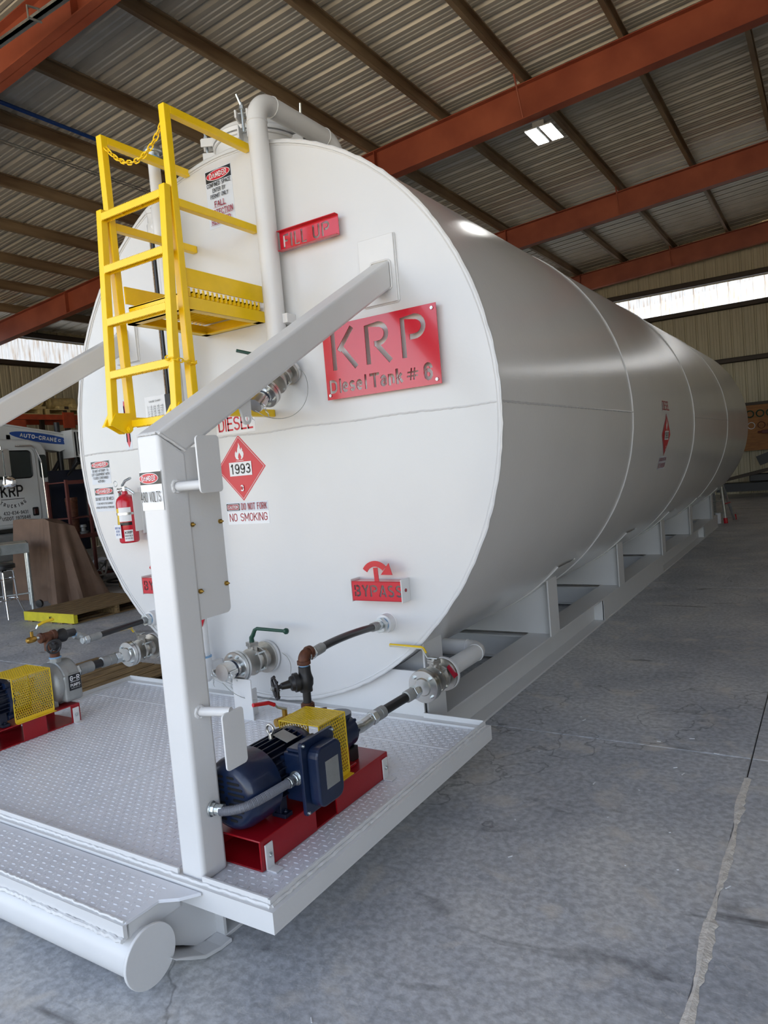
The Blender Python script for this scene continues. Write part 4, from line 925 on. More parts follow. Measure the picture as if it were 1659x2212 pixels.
def signs():
    # company sign
    t = thing('company_sign', 'large red cut-out KRP Diesel Tank number 6 sign on the tank face', 'sign', (.95, -.035, 1.97))
    c = [(.612, 1.974), (1.287, 1.966), (1.292, 2.338), (.628, 2.37)]
    x0, x1, z0, z1 = .612, 1.29, 1.97, 2.352
    bm = BM(); prism(bm, [(x0, z0), (x1, z0), (x1, z1), (x0, z1)], XZ, -.037, -.032); pl = obj('plate', bm, 'red', t)
    H = .205; cut = word('KRP', .662, 2.118, H, .027, .048, 1.02, XZ, -.06, -.01)
    for s, cx, w, h in (('D', .655, .05, .070), ('i', .700, .012, .074), ('e', .730, .040, .074), ('s', .775, .036, .074), ('e', .819, .040, .074), ('l', .859, .012, .074), ('T', .913, .058, .072), ('a', .966, .040, .076), ('n', 1.012, .038, .076), ('k', 1.060, .042, .076), ('#', 1.133, .062, .064), ('6', 1.222, .050, .086)):
        b = text_bm(s, w, h, .03, extrude=.02, wt=.13 if s == '#' else .20)
        for v in b.verts: v.co = Vector((cx+v.co.x, -.035+v.co.z*1.0, 2.036+v.co.y))
        cut.append(b)
    boolean(pl, cut); pl.data.materials.clear(); pl.data.materials.append(M['red'])
    for x, z in ((x0+.022, z0+.022), (x1-.022, z0+.022), (x1-.022, z1-.022), (x0+.022, z1-.022)):
        bm = BM(); cyl(bm, (x, -.034, z), (x, 0, z), .006, n=10); hexbolt(bm, (x, -.037, z), (0, -1, 0), .0085, .006); obj('bolt', bm, 'zinc', t)
    # fill up sign
    t = thing('fill_up_sign', 'small red cut-out FILL UP sign fixed beside the tall white pipe', 'sign', (.58, -.03, 2.8))
    x0, x1, z0, z1 = .388, .775, 2.795, 2.893
    bm = BM(); prism(bm, [(x0, z0), (x1, z0), (x1, z1), (x0, z1)], XZ, -.036, -.032); pl = obj('plate', bm, 'red', t)
    cut = word('FILL UP', .410, 2.808, .070, .0125, .009, 1.05, XZ, -.06, -.01); boolean(pl, cut); pl.data.materials.clear(); pl.data.materials.append(M['red'])
    for z, s in ((z0, -1), (z1, 1)):
        bm = BM(); box(bm, x0, x1, -.062, -.032, min(z, z+s*.004), max(z, z+s*.004)); obj('flange', bm, 'red', t, bevel=.001, seg=1)
    bm = BM(); box(bm, x0+.02, x0+.03, -.032, 0, z0+.02, z1-.02); box(bm, x1-.03, x1-.02, -.032, 0, z0+.02, z1-.02); obj('standoff', bm, 'white2', t)
    # two bypass signs
    for k, xo in enumerate((.69, -.975)):
        t = thing('bypass_sign', ('red BYPASS sign with curved arrow on the right of the tank face', 'red BYPASS sign half hidden behind the white post')[k], 'sign', (xo+.15, -.05, .9))
        x0, x1, z0, z1 = xo, xo+.30, .913, 1.012
        bm = BM(); prism(bm, [(x0, z0), (x1, z0), (x1, z1), (x0, z1)], XZ, -.080, -.076); pl = obj('plate', bm, 'red', t)
        cut = word('BYPASS', xo+.016, .934, .060, .0105, .0085, 1.08, XZ, -.1, -.06); boolean(pl, cut); pl.data.materials.clear(); pl.data.materials.append(M['red'])
        bm = BM(); box(bm, x0, x1, -.080, -.012, z1-.002, z1+.002); box(bm, x0, x1, -.080, -.012, z0-.002, z0+.002); obj('flange', bm, 'red', t, bevel=.001, seg=1)
        bm = BM(); strokes(bm, [[(xo+.155, 1.012), (xo+.152, 1.085)]], .026, XZ, -.074, -.070); obj('arrow_stem', bm, 'red', t)
        bm = BM(); cx, cz = xo+.152, 1.03
        strokes(bm, [bowl(cx, cz, .075, .075, 148, 42, 16)], .030, XZ, -.076, -.071)
        prism(bm, [(cx+.083, cz+.078), (cx+.1, cz+.018), (cx+.032, cz+.018), ], XZ, -.0762, -.0708); obj('curved_arrow', bm, 'red', t)
        for x, s in ((x0-.004, -1), (x1+.0035, 1)):
            bm = BM(); box(bm, x-.003, x+.003, -.084, 0, z0-.008, z1+.012); lug = obj('end_bracket', bm, 'white2', t, bevel=.002, seg=1)
            bm = BM(); cyl(bm, (x+s*.003, -.045, .965), (x+s*.006, -.045, .965), .009, n=12); obj('bolt_end', bm, 'dred', lug)
signs()

# ================================================================== VALVES, HOSES, PUMPS
def ball_valve(name, label, p0, p1, R0, R1, handle, hlen, hdir, cap=False, rearwhite=True, nb=8, ups=None, tagred=False, hstyle='flat'):
    """flanged ball valve from the rear flange p0 to the front flange face p1"""
    p0, p1 = Vector(p0), Vector(p1); d = (p1-p0).normalized(); L = (p1-p0).length; up = ups or Vector((0, 0, 1)); up = (up-d*up.dot(d)).normalized()
    t = thing(name, label, 'valve', (p0+p1)/2-up*R1)
    if rearwhite:
        bm = BM(); lathe(bm, p0-d*.012, d, [(0, R0*.62), (.002, R0*1.03), (.018, R0*1.03), (.02, R0*.6)], 40); obj('mating_flange', bm, 'white2', t, smooth=True)
    bm = BM(); lathe(bm, p0+d*.008, d, [(0, R0*.6), (.001, R0), (.016, R0), (.018, R0*.62), (.03, R0*.56), (L*.25, R0*.5)], 40); obj('rear_flange', bm, 'steel', t, smooth=True)
    bm = BM(); lathe(bm, p0+d*(L*.24), d, [(0, R0*.5), (.004, R0*.78), (.016, R0*.80), (.018, R0*.60), (.03, R0*.66), (L*.2, R0*.70), (L*.2+.008, R0*.62), (L*.2+.01, R0*.84), (L*.2+.022, R0*.84), (L*.2+.024, R0*.5)], 40); obj('body', bm, 'steel', t, smooth=True)
    bm = BM(); lathe(bm, p1-d*.045, d, [(-L*.12, R1*.55), (0, R1*.6), (.001, R1), (.016, R1), (.0165, R1*.93), (.020, R1*.93), (.0205, R1), (.042, R1), (.045, R1*.97), (.0455, R1*.56), (.052, R1*.5)], 48); fr = obj('front_flange', bm, 'shiny', t, smooth=True)
    u, v = frame(d)
    for k in range(nb):
        a = 2*PI*(k+.5)/nb; o = math.cos(a)*u+math.sin(a)*v
        bm = BM(); hexbolt(bm, p1+o*R1*.76, d, R1*.105, .011); obj('flange_bolt', bm, 'zinc', fr)
    bm = BM()
    for k in range(4):
        a = 2*PI*(k+.5)/4; o = math.cos(a)*u+math.sin(a)*v
        hexbolt(bm, p0+d*(L*.24+.016)+o*R0*.69, d, .008, .008); cyl(bm, p0+d*(L*.24)+o*R0*.74, p0+d*(L*.24+L*.2+.03)+o*R0*.74, .006, n=8)
    obj('body_studs', bm, 'zinc', t, kind='stuff')
    c = p0+d*(L*.42); side = d.cross(up)
    bm = BM(); cyl(bm, c+up*R0*.5, c+up*R0*1.0, R0*.30, n=16); cyl(bm, c+up*R0*.95, c+up*R0*1.08, R0*.42, n=4, ph=.4); cyl(bm, c+up*R0*1.08, c+up*R0*1.22, R0*.42, n=4, ph=.4); cyl(bm, c+up*R0*1.2, c+up*R0*1.34, R0*.14, n=10)
    obj('stem_housing', bm, 'steel', t, bevel=.002)
    bm = BM(); hd = Vector(hdir).normalized(); s0 = c+up*R0*1.3
    if hstyle == 'ball':
        tube(bm, [s0-up*.01, s0+up*.018, s0+up*.03+hd*.012, s0+up*.062+hd*.03, s0+up*.072+hd*.05, s0+up*.07+hd*hlen], lambda f: .015-.006*f, 12); lathe(bm, s0+up*.07+hd*(hlen-.016), hd, [(0, .004), (.004, .013), (.014, .018), (.024, .016), (.032, .006), (.033, 0)], 16)
        obj('lever', bm, handle, t, smooth=True)
    else:
        P = [s0-hd*.025, s0+hd*.03, s0+hd*.055+up*.045, s0+hd*hlen+up*.05]; n = hd.cross(up).normalized()
        for a, b in zip(P, P[1:]):
            vs = [bm.verts.new(q+n*s*.012+w*.0025*((up if abs((b-a).normalized().dot(up)) < .5 else hd))) for q in (a, b) for s in (-1, 1) for w in (-1, 1)]
            for f in ((0, 1, 3, 2), (4, 6, 7, 5), (0, 4, 5, 1), (2, 3, 7, 6), (0, 2, 6, 4), (1, 5, 7, 3)): bm.faces.new([vs[i] for i in f])
        lv = obj('lever', bm, 'zinc', t)
        bm = BM(); tube(bm, [P[1]+hd*.012+up*.02, P[2]+hd*.002, P[2]+hd*.012+up*.003, P[3]+hd*.006], lambda f: .0085, 10); obj('grip', bm, handle, t, smooth=True, label='coloured lever grip')
    if tagred:
        bm = BM(); q = p0+d*.02+side*-R0*.55+up*R0*.62; vs = [bm.verts.new(q+d*a+side*b+up*c_) for a, b, c_ in ((-.012, 0, .01), (.03, 0, .0), (.045, -.045, -.05), (0, -.045, -.045))]; bm.faces.new(vs); obj('red_tag', bm, 'stick_m', t)
    if cap:
        bm = BM(); lathe(bm, p1, d, [(0, R1*.5), (.012, R1*.52), (.014, R1*.47), (.03, R1*.47), (.032, R1*.56), (.085, R1*.56), (.098, R1*.52), (.10, 0)], 36); cp = obj('dust_cap', bm, 'shiny', t, smooth=True)
        bm = BM(); cyl(bm, p1+d*.012, p1+d*.018, R1*.53, n=28); obj('seal_ring', bm, 'navy', cp)
        for s in (-1, 1):
            a = p1+d*.03+side*s*R1*.56; q = p1+d*.10+side*s*R1*.70
            bm = BM(); vs = [bm.verts.new(w) for w in (a-up*.012, a+up*.012, q+up*.012, q-up*.012, a-up*.012+side*s*.008, a+up*.012+side*s*.008, q+up*.012+side*s*.008, q-up*.012+side*s*.008)]
            for f in ((0, 1, 2, 3), (4, 5, 6, 7), (0, 1, 5, 4), (1, 2, 6, 5), (2, 3, 7, 6), (3, 0, 4, 7)): bm.faces.new([vs[i] for i in f])
            arm = obj('cam_arm', bm, 'shiny', cp, bevel=.002)
            w = q+side*s*.004; bm = BM(); tube(bm, [w+up*.012*math.cos(x)-up*.012+side*.012*math.sin(x) for x in [2*PI*i/14 for i in range(14)]], .0016, 5, close=True)
            tube(bm, [w-up*.022, w-up*.04+side*.006, w-up*.055-side*.005, w-up*.075+side*.005], .0014, 5); tube(bm, [w-up*.022, w-up*.045-side*.006, w-up*.06+side*.004, w-up*.082-side*.006], .0014, 5)
            obj('pull_pin', bm, 'zinc', arm)
    return t
def wire(name, label, pts):
    P = [Vector(p) for p in pts]
    for _ in range(3):
        Q = [P[0]]
        for a, b in zip(P, P[1:]): Q += [a.lerp(b, .25), a.lerp(b, .75)]
        P = Q+[P[-1]]
    bm = BM(); tube(bm, P, .0018, 6); tag(obj(name, bm, 'zinc', None, smooth=True), label, 'cable')
ball_valve('outlet_valve', 'big steel flanged valve with green ball-ended lever and capped outlet', (-.01, -.022, .548), (-.01, -.29, .552), .092, .09, 'green', .27, (1, -.03, 0), cap=True, hstyle='ball')
wire('tether_cable', 'thin steel cable looping under the green-lever valve cap', [(-.01+.0+.14*math.sin(0)+x, y, z) for x, y, z in ((0, -.39, .50), (.03, -.36, .44), (.08, -.30, .385), (.13, -.22, .36), (.18, -.14, .375), (.205, -.08, .43), (.20, -.04, .50), (.165, -.02, .55), (.12, -.02, .575))])
ball_valve('fill_valve', 'steel flanged valve with dust cap tilted down under the slanting brace', (.36, -.045, 2.165), (.36, -.25, 2.02), .078, .076, 'green', .14, (-.6, -.5, .2), cap=True, nb=6)
wire('tether_cable', 'thin steel cable hanging in an arc from the tilted fill valve', [(.36, -.33, 1.94), (.40, -.28, 1.895), (.46, -.18, 1.89), (.50, -.10, 1.95), (.51, -.06, 2.04), (.48, -.04, 2.13), (.43, -.04, 2.17)])
bm = BM(); tube(bm, pipe_path([(.335, -.07, 2.26), (.335, -.07, 2.20), (.36, -.0, 2.19), (.36, -.05, 2.16)], .012, 3)[:1]+[(.335, -.072, 2.22), (.345, -.066, 2.19), (.36, -.05, 2.168)], .052, 24); tag(obj('pipe_elbow', bm, 'white2', smooth=True), 'short white elbow joining the tall pipe to the tilted fill valve', 'pipe')
RV0, RV1 = (1.135, .035, .523), (1.132, -.185, .520)
ball_valve('suction_valve', 'steel flanged valve with yellow lever and red tag beside the right pump', RV0, RV1, .083, .081, 'dyellow', .245, (-1, 0, 0), nb=4, tagred=True)
ball_valve('suction_valve', 'steel flanged valve with yellow lever behind the left pump', (-1.05, .015, .537), (-1.05, -.20, .533), .083, .081, 'dyellow', .17, (-.35, -1, 0.0), nb=4)
def suction_pipe():
    for s, lab in ((1, 'white elbowed pipe from the yellow-lever valve into the tank beside the right leg'), (-1, 'white elbowed pipe under the left side of the tank')):
        t = thing('suction_pipe', lab, 'pipe', (s*1.08, .3, .45))
        bm = BM(); x = s*(1.135 if s > 0 else 1.05); z_ = .53 if s > 0 else .54; tube(bm, pipe_path([(x, .03 if s > 0 else .02, z_), (x, .50, z_), (s*.76, .50, z_)], .09, 10), .046, 28); obj('pipe', bm, 'white2', t, smooth=True)
        for p, d in (((x, .41, z_), (0, 1, 0)), ((x-s*.09, .50, z_), (1, 0, 0))):
            bm = BM(); u, v = frame(Vector(d)); tube(bm, [Vector(p)+.0465*(math.cos(a)*u+math.sin(a)*v) for a in [2*PI*i/28 for i in range(28)]], .0028, 6, close=True); obj('weld_bead', bm, 'white2', t)
suction_pipe()
def valve_stand(x, label):
    t = thing('valve_stand', label, 'bracket', (x, -.29, .27))
    bm = BM(); box(bm, x-.07, x+.065, -.306, -.298, .27, .50); obj('upright_plate', bm, 'white2', t, bevel=.001, seg=1)
    bm = BM(); box(bm, x-.004, x+.004, -.298, -.20, .27, .42); obj('rib_plate', bm, 'white2', t)
valve_stand(.05, 'white plate standing on the deck under the green-lever valve')
def hose(name, label, pts, r, ends, mid='rubber', band=None):
    t = thing(name, label, 'hose', (Vector(pts[0])+Vector(pts[-1]))/2)
    P = [Vector(p) for p in pts]
    # smooth the path
    for _ in range(2):
        Q = [P[0]]
        for a, b in zip(P, P[1:]): Q += [a.lerp(b, .25), a.lerp(b, .75)]
        P = Q+[P[-1]]
    bm = BM(); tube(bm, P, r, 20); obj('hose_tube', bm, mid, t, smooth=True)
    for end, (a, b) in (('start', (P[0], P[1])), ('finish', (P[-1], P[-2]))):
        d = (b-a).normalized(); k = ends[0 if end == 'start' else 1]
        bm = BM(); lathe(bm, a-d*.005, d, [(0, r*.9), (.002, r*1.28), (k*.45, r*1.28), (k*.47, r*1.2), (k*.52, r*1.3), (k, r*1.28), (k+.004, r*1.0)], 24); obj('ferrule', bm, 'castst', t, smooth=True)
        bm = BM(); cyl(bm, a-d*.035, a-d*.006, r*1.45, n=6); cyl(bm, a-d*.05, a-d*.03, r*1.15, n=20); obj('hex_nut', bm, 'zinc', t, bevel=.001, seg=1)
    return t
hose('bypass_hose', 'black hose slanting from the rusty elbow to the tank face', [(.952, -.765, .835), (.94, -.62, .842), (.915, -.4, .83), (.862, -.14, .795)], .0175, (.07, .06))
hose('suction_hose', 'black hose between the right pump and its flanged valve', [(1.082, -.53, .492), (1.10, -.42, .503), (1.128, -.285, .518)], .022, (.055, .045))
hose('bypass_hose', 'black hose from the left pump stack towards the tank', [(-.985, -.50, .718), (-.985, -.3, .727), (-.985, -.06, .735)], .0175, (.08, .05))
hose('suction_hose', 'short steel-sleeved hose with black band from the left pump to its valve', [(-1.05, -.55, .531), (-1.05, -.42, .533), (-1.05, -.30, .534)], .026, (.095, .095))
def face_boss(x, z, label, s=1):
    t = thing('tank_boss', label, 'fitting', (x, -.02, z))
    bm = BM(); lathe(bm, (x, .002, z), (0, -1, 0), [(0, .054), (.004, .054), (.006, .05), (.05, .048), (.052, .036)], 32); obj('collar', bm, 'white2', t, smooth=True)
    bm = BM(); cyl(bm, (x, -.048, z), (x, -.056, z), .036, n=24); obj('tape_ring', bm, 'tape', t)
    bm = BM(); cyl(bm, (x, -.056, z), (x, -.085, z), .040, n=6, ph=.3); obj('hex_bushing', bm, 'zinc', t, bevel=.002)
face_boss(.845, .783, 'white boss with hex bushing where the right bypass hose enters the tank'); face_boss(-.985, .735, 'white boss behind the post where the left bypass hose enters the tank')
def mesh_panel(bm, org, U, Vv, w, h, cw=.0125, ch=.026, r=.0016):
    org, U, Vv = Vector(org), Vector(U).normalized(), Vector(Vv).normalized(); N = U.cross(Vv); k = ch/cw
    for sgn in (1, -1):
        c = -h-w*k if sgn > 0 else 0
        c = -w*k
        while c < h+w*k:
            pts = []
            # line v = sgn*k*u + c
            f = lambda u: sgn*k*u+c
            us = sorted([0, w, (0-c)/(sgn*k), (h-c)/(sgn*k)]); seg = [u for u in us if -1e-6 <= u <= w+1e-6 and -1e-6 <= f(u) <= h+1e-6]
            if len(seg) >= 2 and seg[-1]-seg[0] > 1e-4:
                a, b = org+U*seg[0]+Vv*f(seg[0]), org+U*seg[-1]+Vv*f(seg[-1]); d = (b-a).normalized(); q = N.cross(d)
                vs = [bm.verts.new(p+q*r*.8*i+N*r*.8*j) for p in (a, b) for i, j in ((-1, -1), (1, -1), (1, 1), (-1, 1))]
                for i in range(4): bm.faces.new((vs[i], vs[(i+1) % 4], vs[4+(i+1) % 4], vs[4+i]))
            c += ch
def motor(cx, y0, name_label):
    """fan-cooled motor, fan end at y0 pointing -y"""
    zc = .508
    t = thing('electric_motor', name_label, 'motor', (cx, y0+.2, .38))
    d = (0, 1, 0)
    bm = BM(); lathe(bm, (cx, y0, zc), d, [(0, .092), (.004, .104), (.02, .119), (.05, .127), (.145, .128), (.150, .120)], 48); fc = obj('fan_cover', bm, 'navy', t, smooth=True)
    bm = BM()
    for row in range(9):
        z = zc-.075+row*.01875; hw = math.sqrt(max(0, .086**2-(z-zc)**2))
        for s in (-1, 1):
            if abs(z-zc) < .012: segs = [(.030, hw)]
            else: segs = [(.008, hw)]
            for a, b in segs:
                if b-a > .012:
                    x0, x1 = sorted((cx+s*a, cx+s*b)); prism(bm, rrect(x0, x1, z-.0045, z+.0045, .0042, 3), XZ, y0-.0012, y0+.002)
    obj('slot_shade', bm, 'black', fc)  # solid black strips on the cover, coloured as the shade inside its slots
    bm = BM(); cyl(bm, (cx, y0-.0015, zc), (cx, y0+.002, zc), .006, n=12); obj('hole_shade', bm, 'black', fc)  # black disc coloured as the shade in the centre opening
    bm = BM(); cyl(bm, (cx, y0+.15, zc), (cx, y0+.375, zc), .098, n=40); obj('stator', bm, 'dnavy', t, smooth=True)
    for k in range(30):
        a = 2*PI*k/30
        if math.sin(a) < -.55: continue
        u = Vector((math.cos(a), 0, math.sin(a))); w = Vector((-math.sin(a), 0, math.cos(a))); c = Vector((cx, 0, zc))
        bm = BM(); vs = [bm.verts.new(c+u*r+w*s*.0022+Vector((0, yy, 0))) for r in (.094, .121) for s in (-1, 1) for yy in (y0+.152, y0+.352)]
        for f in ((0, 1, 3, 2), (4, 6, 7, 5), (0, 4, 5, 1), (2, 3, 7, 6), (0, 2, 6, 4), (1, 5, 7, 3)): bm.faces.new([vs[i] for i in f])
        obj('cooling_fin', bm, 'dnavy', t)
    bm = BM(); lathe(bm, (cx, y0+.352, zc), d, [(0, .118), (.02, .122), (.035, .118), (.05, .09), (.055, .05)], 40)
    for a in (45, 135, 225, 315):
        u = Vector((math.cos(math.radians(a)), 0, math.sin(math.radians(a)))); cyl(bm, Vector((cx, y0+.345, zc))+u*.122, Vector((cx, y0+.385, zc))+u*.118, .016, n=12)
    obj('end_bell', bm, 'navy', t, smooth=True)
    bm = BM(); cyl(bm, (cx, y0+.40, zc), (cx, y0+.47, zc), .015, n=16); obj('shaft', bm, 'zinc', t, smooth=True)
    bm = BM(); r = [(cx+.016*math.cos(a), y0+.245, .662+.018*math.sin(a)) for a in [2*PI*i/24 for i in range(24)]]; tube(bm, r, .005, 10, close=True); cyl(bm, (cx, y0+.245, .625), (cx, y0+.245, .648), .009, .006, n=12); obj('lifting_eye', bm, 'shiny', t, smooth=True)
    for yy in (y0+.175, y0+.32):
        for s in (-1, 1):
            bm = BM(); x0, x1 = sorted((cx+s*.055, cx+s*.118)); box(bm, x0, x1, yy-.02, yy+.02, .383, .398); box(bm, cx+s*.085-.012, cx+s*.085+.012, yy-.018, yy+.018, .398, .455); hexbolt(bm, (cx+s*.104, yy, .398), (0, 0, 1), .008); obj('foot', bm, 'dnavy', t, bevel=.003)
    # nameplates: flat on the ribs
    bm = BM(); vs = box(bm, -.035, .035, -.03, .03, 0, .002); M4 = Matrix.Translation((cx+.035, y0+.285, zc+.118)) @ Matrix.Rotation(math.radians(17), 4, 'Y'); bmesh.ops.transform(bm, matrix=M4, verts=bm.verts); obj('name_plate', bm, 'castst', t)
    return t
MR = motor(1.052, -1.43, 'navy blue electric motor with fan cover facing the white post on the right pump')
ML = motor(-1.052, -1.40, 'navy blue electric motor at the left edge behind the yellow guard')
def junction(t, s, cx):
    X = lambda a, b: tuple(sorted((s*a, s*b)))
    bm = BM(); box(bm, *X(1.150, 1.242), -1.235, -1.09, .435, .610); box(bm, *X(1.12, 1.16), -1.225, -1.10, .45, .59); box(bm, *X(1.16, 1.240), -1.23, -1.095, .61, .624); b = obj('junction_box', bm, 'navy', t, bevel=.01, seg=3)
    bm = BM(); prism(bm, rrect(-1.258, -1.068, .398, .662, .012), YZ, *X(1.240, 1.255)); obj('box_flange', bm, 'navy', b, bevel=.003)
    bm = BM(); prism(bm, rrect(-1.232, -1.088, .420, .636, .035, 5), YZ, *X(1.254, 1.302)); obj('box_cover', bm, 'navy', b, bevel=.008, seg=3)
    bm = BM(); vs = box(bm, *X(1.302, 1.3035), -1.19, -1.115, .478, .578); obj('data_plate', bm, 'castst', b)
    bm = BM()
    for y, z in ((-1.248, .650), (-1.248, .410), (-1.078, .650), (-1.078, .410)): hexbolt(bm, (s*1.255, y, z), (s, 0, 0), .006, .006)
    obj('cover_screws', bm, 'zinc', b, kind='stuff')
junction(MR, 1, 1.052)
# flexible conduit from the post to the junction box
t = thing('flexible_conduit', 'ribbed grey conduit bending from the white post to the motor junction box', 'conduit', (1.1, -1.4, .45))
P = [Vector(p) for p in ((1.086, -1.497, .500), (1.125, -1.487, .504), (1.175, -1.465, .516), (1.200, -1.41, .526), (1.204, -1.34, .526), (1.203, -1.285, .524))]
for _ in range(2):
    Q = [P[0]]
    for a, b in zip(P, P[1:]): Q += [a.lerp(b, .25), a.lerp(b, .75)]
    P = Q+[P[-1]]
bm = BM(); tube(bm, P, .0145, 18); cd = obj('conduit_core', bm, 'conduit', t, smooth=True)
bm = BM()
D = [0]
for a, b in zip(P, P[1:]): D.append(D[-1]+(b-a).length)
n = int(D[-1]/.0048)
for i in range(n):
    s_ = D[-1]*(i+.5)/n; j = next(q for q in range(len(D)-1) if D[q+1] >= s_); a = P[j].lerp(P[j+1], (s_-D[j])/(D[j+1]-D[j])); d = (P[j+1]-P[j]).normalized(); u, v = frame(d)
    tube(bm, [a+.0148*(math.cos(x)*u+math.sin(x)*v) for x in [2*PI*q/14 for q in range(14)]], .0014, 4, close=True)
obj('conduit_ribs', bm, 'conduit', t, kind='stuff')
for a, d in ((Vector((1.048, -1.500, .503)), Vector((.9, .25, -.05))), (Vector((1.203, -1.235, .523)), Vector((0, -1, 0)))):
    d.normalize(); bm = BM(); cyl(bm, a, a+d*.006, .026, n=24); cyl(bm, a+d*.004, a+d*.018, .0215, n=8); cyl(bm, a+d*.016, a+d*.034, .0175, n=18); cyl(bm, a+d*.032, a+d*.048, .0205, n=8); obj('conduit_connector', bm, 'zinc', t, bevel=.001, seg=1)
def base(s, label, y0, y1, segs):
    t = thing('pump_base', label, 'base', (s*1.053, (y0+y1)/2, .273))
    X = lambda a, b: tuple(sorted((s*a, s*b)))
    bm = BM(); box(bm, *X(.92, 1.187), y0, y1, .374, .381); obj('top_plate', bm, 'dred', t, bevel=.003)
    bm = BM(); box(bm, *X(.925, 1.182), y0+.002, y1-.002, .274, .280); obj('bottom_plate', bm, 'dred', t)
    for xx in ((.92, .926), (1.181, 1.187)):
        for a, b in segs:
            bm = BM(); box(bm, *X(*xx), a, b, .276, .377); obj('side_plate', bm, 'dred', t)
    for y in (y0+.035, y1-.03):
        for xx in ((1.1885, 1), (.9185, -1)):
            x, dd = xx; bm = BM(); w = .02
            box(bm, *X(x, x+dd*.006), y-w, y+w, .276, .362); box(bm, *X(x, x+dd*.045), y-w, y+w, .273, .279); b = obj('hold_down_clip', bm, 'white2', t, bevel=.003)
            bm = BM(); hexbolt(bm, (s*(x+dd*.006), y, .322), (s*dd, 0, 0), .0095, .006); obj('bolt', bm, 'zinc', b)
base(1, 'dark red channel base under the right motor and pump', -1.43, -.625, [(-1.43, -1.13), (-1.0, -.625)])
base(-1, 'red channel base with fork pockets under the left pump', -1.40, -.655, [(-1.40, -1.18), (-1.0, -.865), (-.71, -.655)])
def guard(s, cx, y0, y1, hw, z1, label):
    t = thing('coupling_guard', label, 'guard', (cx, (y0+y1)/2, .38))
    x0, x1 = cx-hw, cx+hw
    bm = BM()
    for x in (x0, x1): mesh_panel(bm, (x, y0, .392), (0, 1, 0), (0, 0, 1), y1-y0, z1-.392)
    obj('side_mesh', bm, 'dyellow', t, kind='stuff')
    bm = BM(); mesh_panel(bm, (x0, y0, z1), (0, 1, 0), (1, 0, 0), y1-y0, x1-x0); obj('top_mesh', bm, 'dyellow', t, kind='stuff')
    bm = BM()
    for y in (y0, y1): tube(bm, [(x0, y, .39), (x0, y, z1), (x1, y, z1), (x1, y, .39)], .0035, 6)
    for x in (x0, x1): tube(bm, [(x, y0, z1), (x, y1, z1)], .003, 6)
    obj('rim_wire', bm, 'dyellow', t)
    for x, dd in ((x0, -1), (x1, 1)):
        bm = BM(); box(bm, min(x, x+dd*.022), max(x, x+dd*.022), y0, y1, .3815, .385); box(bm, x-.0015, x+.0015, y0, y1, .382, .402); obj('foot_strip', bm, 'dyellow', t)
guard(1, 1.062, -1.035, -.865, .098, .632, 'yellow expanded-mesh guard between the right motor and pump')
guard(-1, -1.045, -1.03, -.805, .112, .628, 'yellow expanded-mesh guard beside the grey pump on the left')
def right_pump():
    t = thing('gear_pump', 'small blue gear pump at the end of the right skid base', 'pump', (1.06, -.78, .38)); cx, zc = 1.06, .50
    bm = BM(); lathe(bm, (cx, -.865, zc), (0, 1, 0), [(0, .03), (.02, .035), (.03, .07), (.075, .075), (.08, .066), (.10, .07), (.13, .07), (.14, .05)], 28); obj('pump_body', bm, 'navy', t, smooth=True)
    bm = BM()
    for k in range(8): a = 2*PI*k/8; hexbolt(bm, (cx+.058*math.cos(a), -.725, zc+.058*math.sin(a)), (0, 1, 0), .008)
    obj('cover_bolts', bm, 'navy', t, kind='stuff')
    bm = BM(); cyl(bm, (cx, -.80, zc), (cx+.06, -.80, zc), .035, n=20); lathe(bm, (cx, -.775, zc+.03), (0, 0, 1), [(0, .04), (.035, .04), (.04, .055), (.055, .055)], 20); obj('port_boss', bm, 'navy', t, smooth=True)
    bm = BM(); box(bm, cx-.06, cx+.06, -.84, -.80, .381, .47); box(bm, cx-.085, cx+.085, -.85, -.79, .381, .393); obj('foot_bracket', bm, 'dred', t, bevel=.004)
    bm = BM(); box(bm, cx-.05, cx+.055, -.80, -.73, .381, .44); obj('black_support', bm, 'rubber', t, bevel=.004)
    bm = BM(); tube(bm, pipe_path([(cx, -.73, zc-.01), (cx+.004, -.63, .475), (cx+.014, -.575, .485)], .02, 4), .027, 20); obj('steel_elbow', bm, 'zinc', t, smooth=True)
    bm = BM(); cyl(bm, (cx, -.722, zc-.011), (cx, -.70, zc-.015), .032, n=20); obj('tape_ring', bm, 'tape', t)
right_pump()
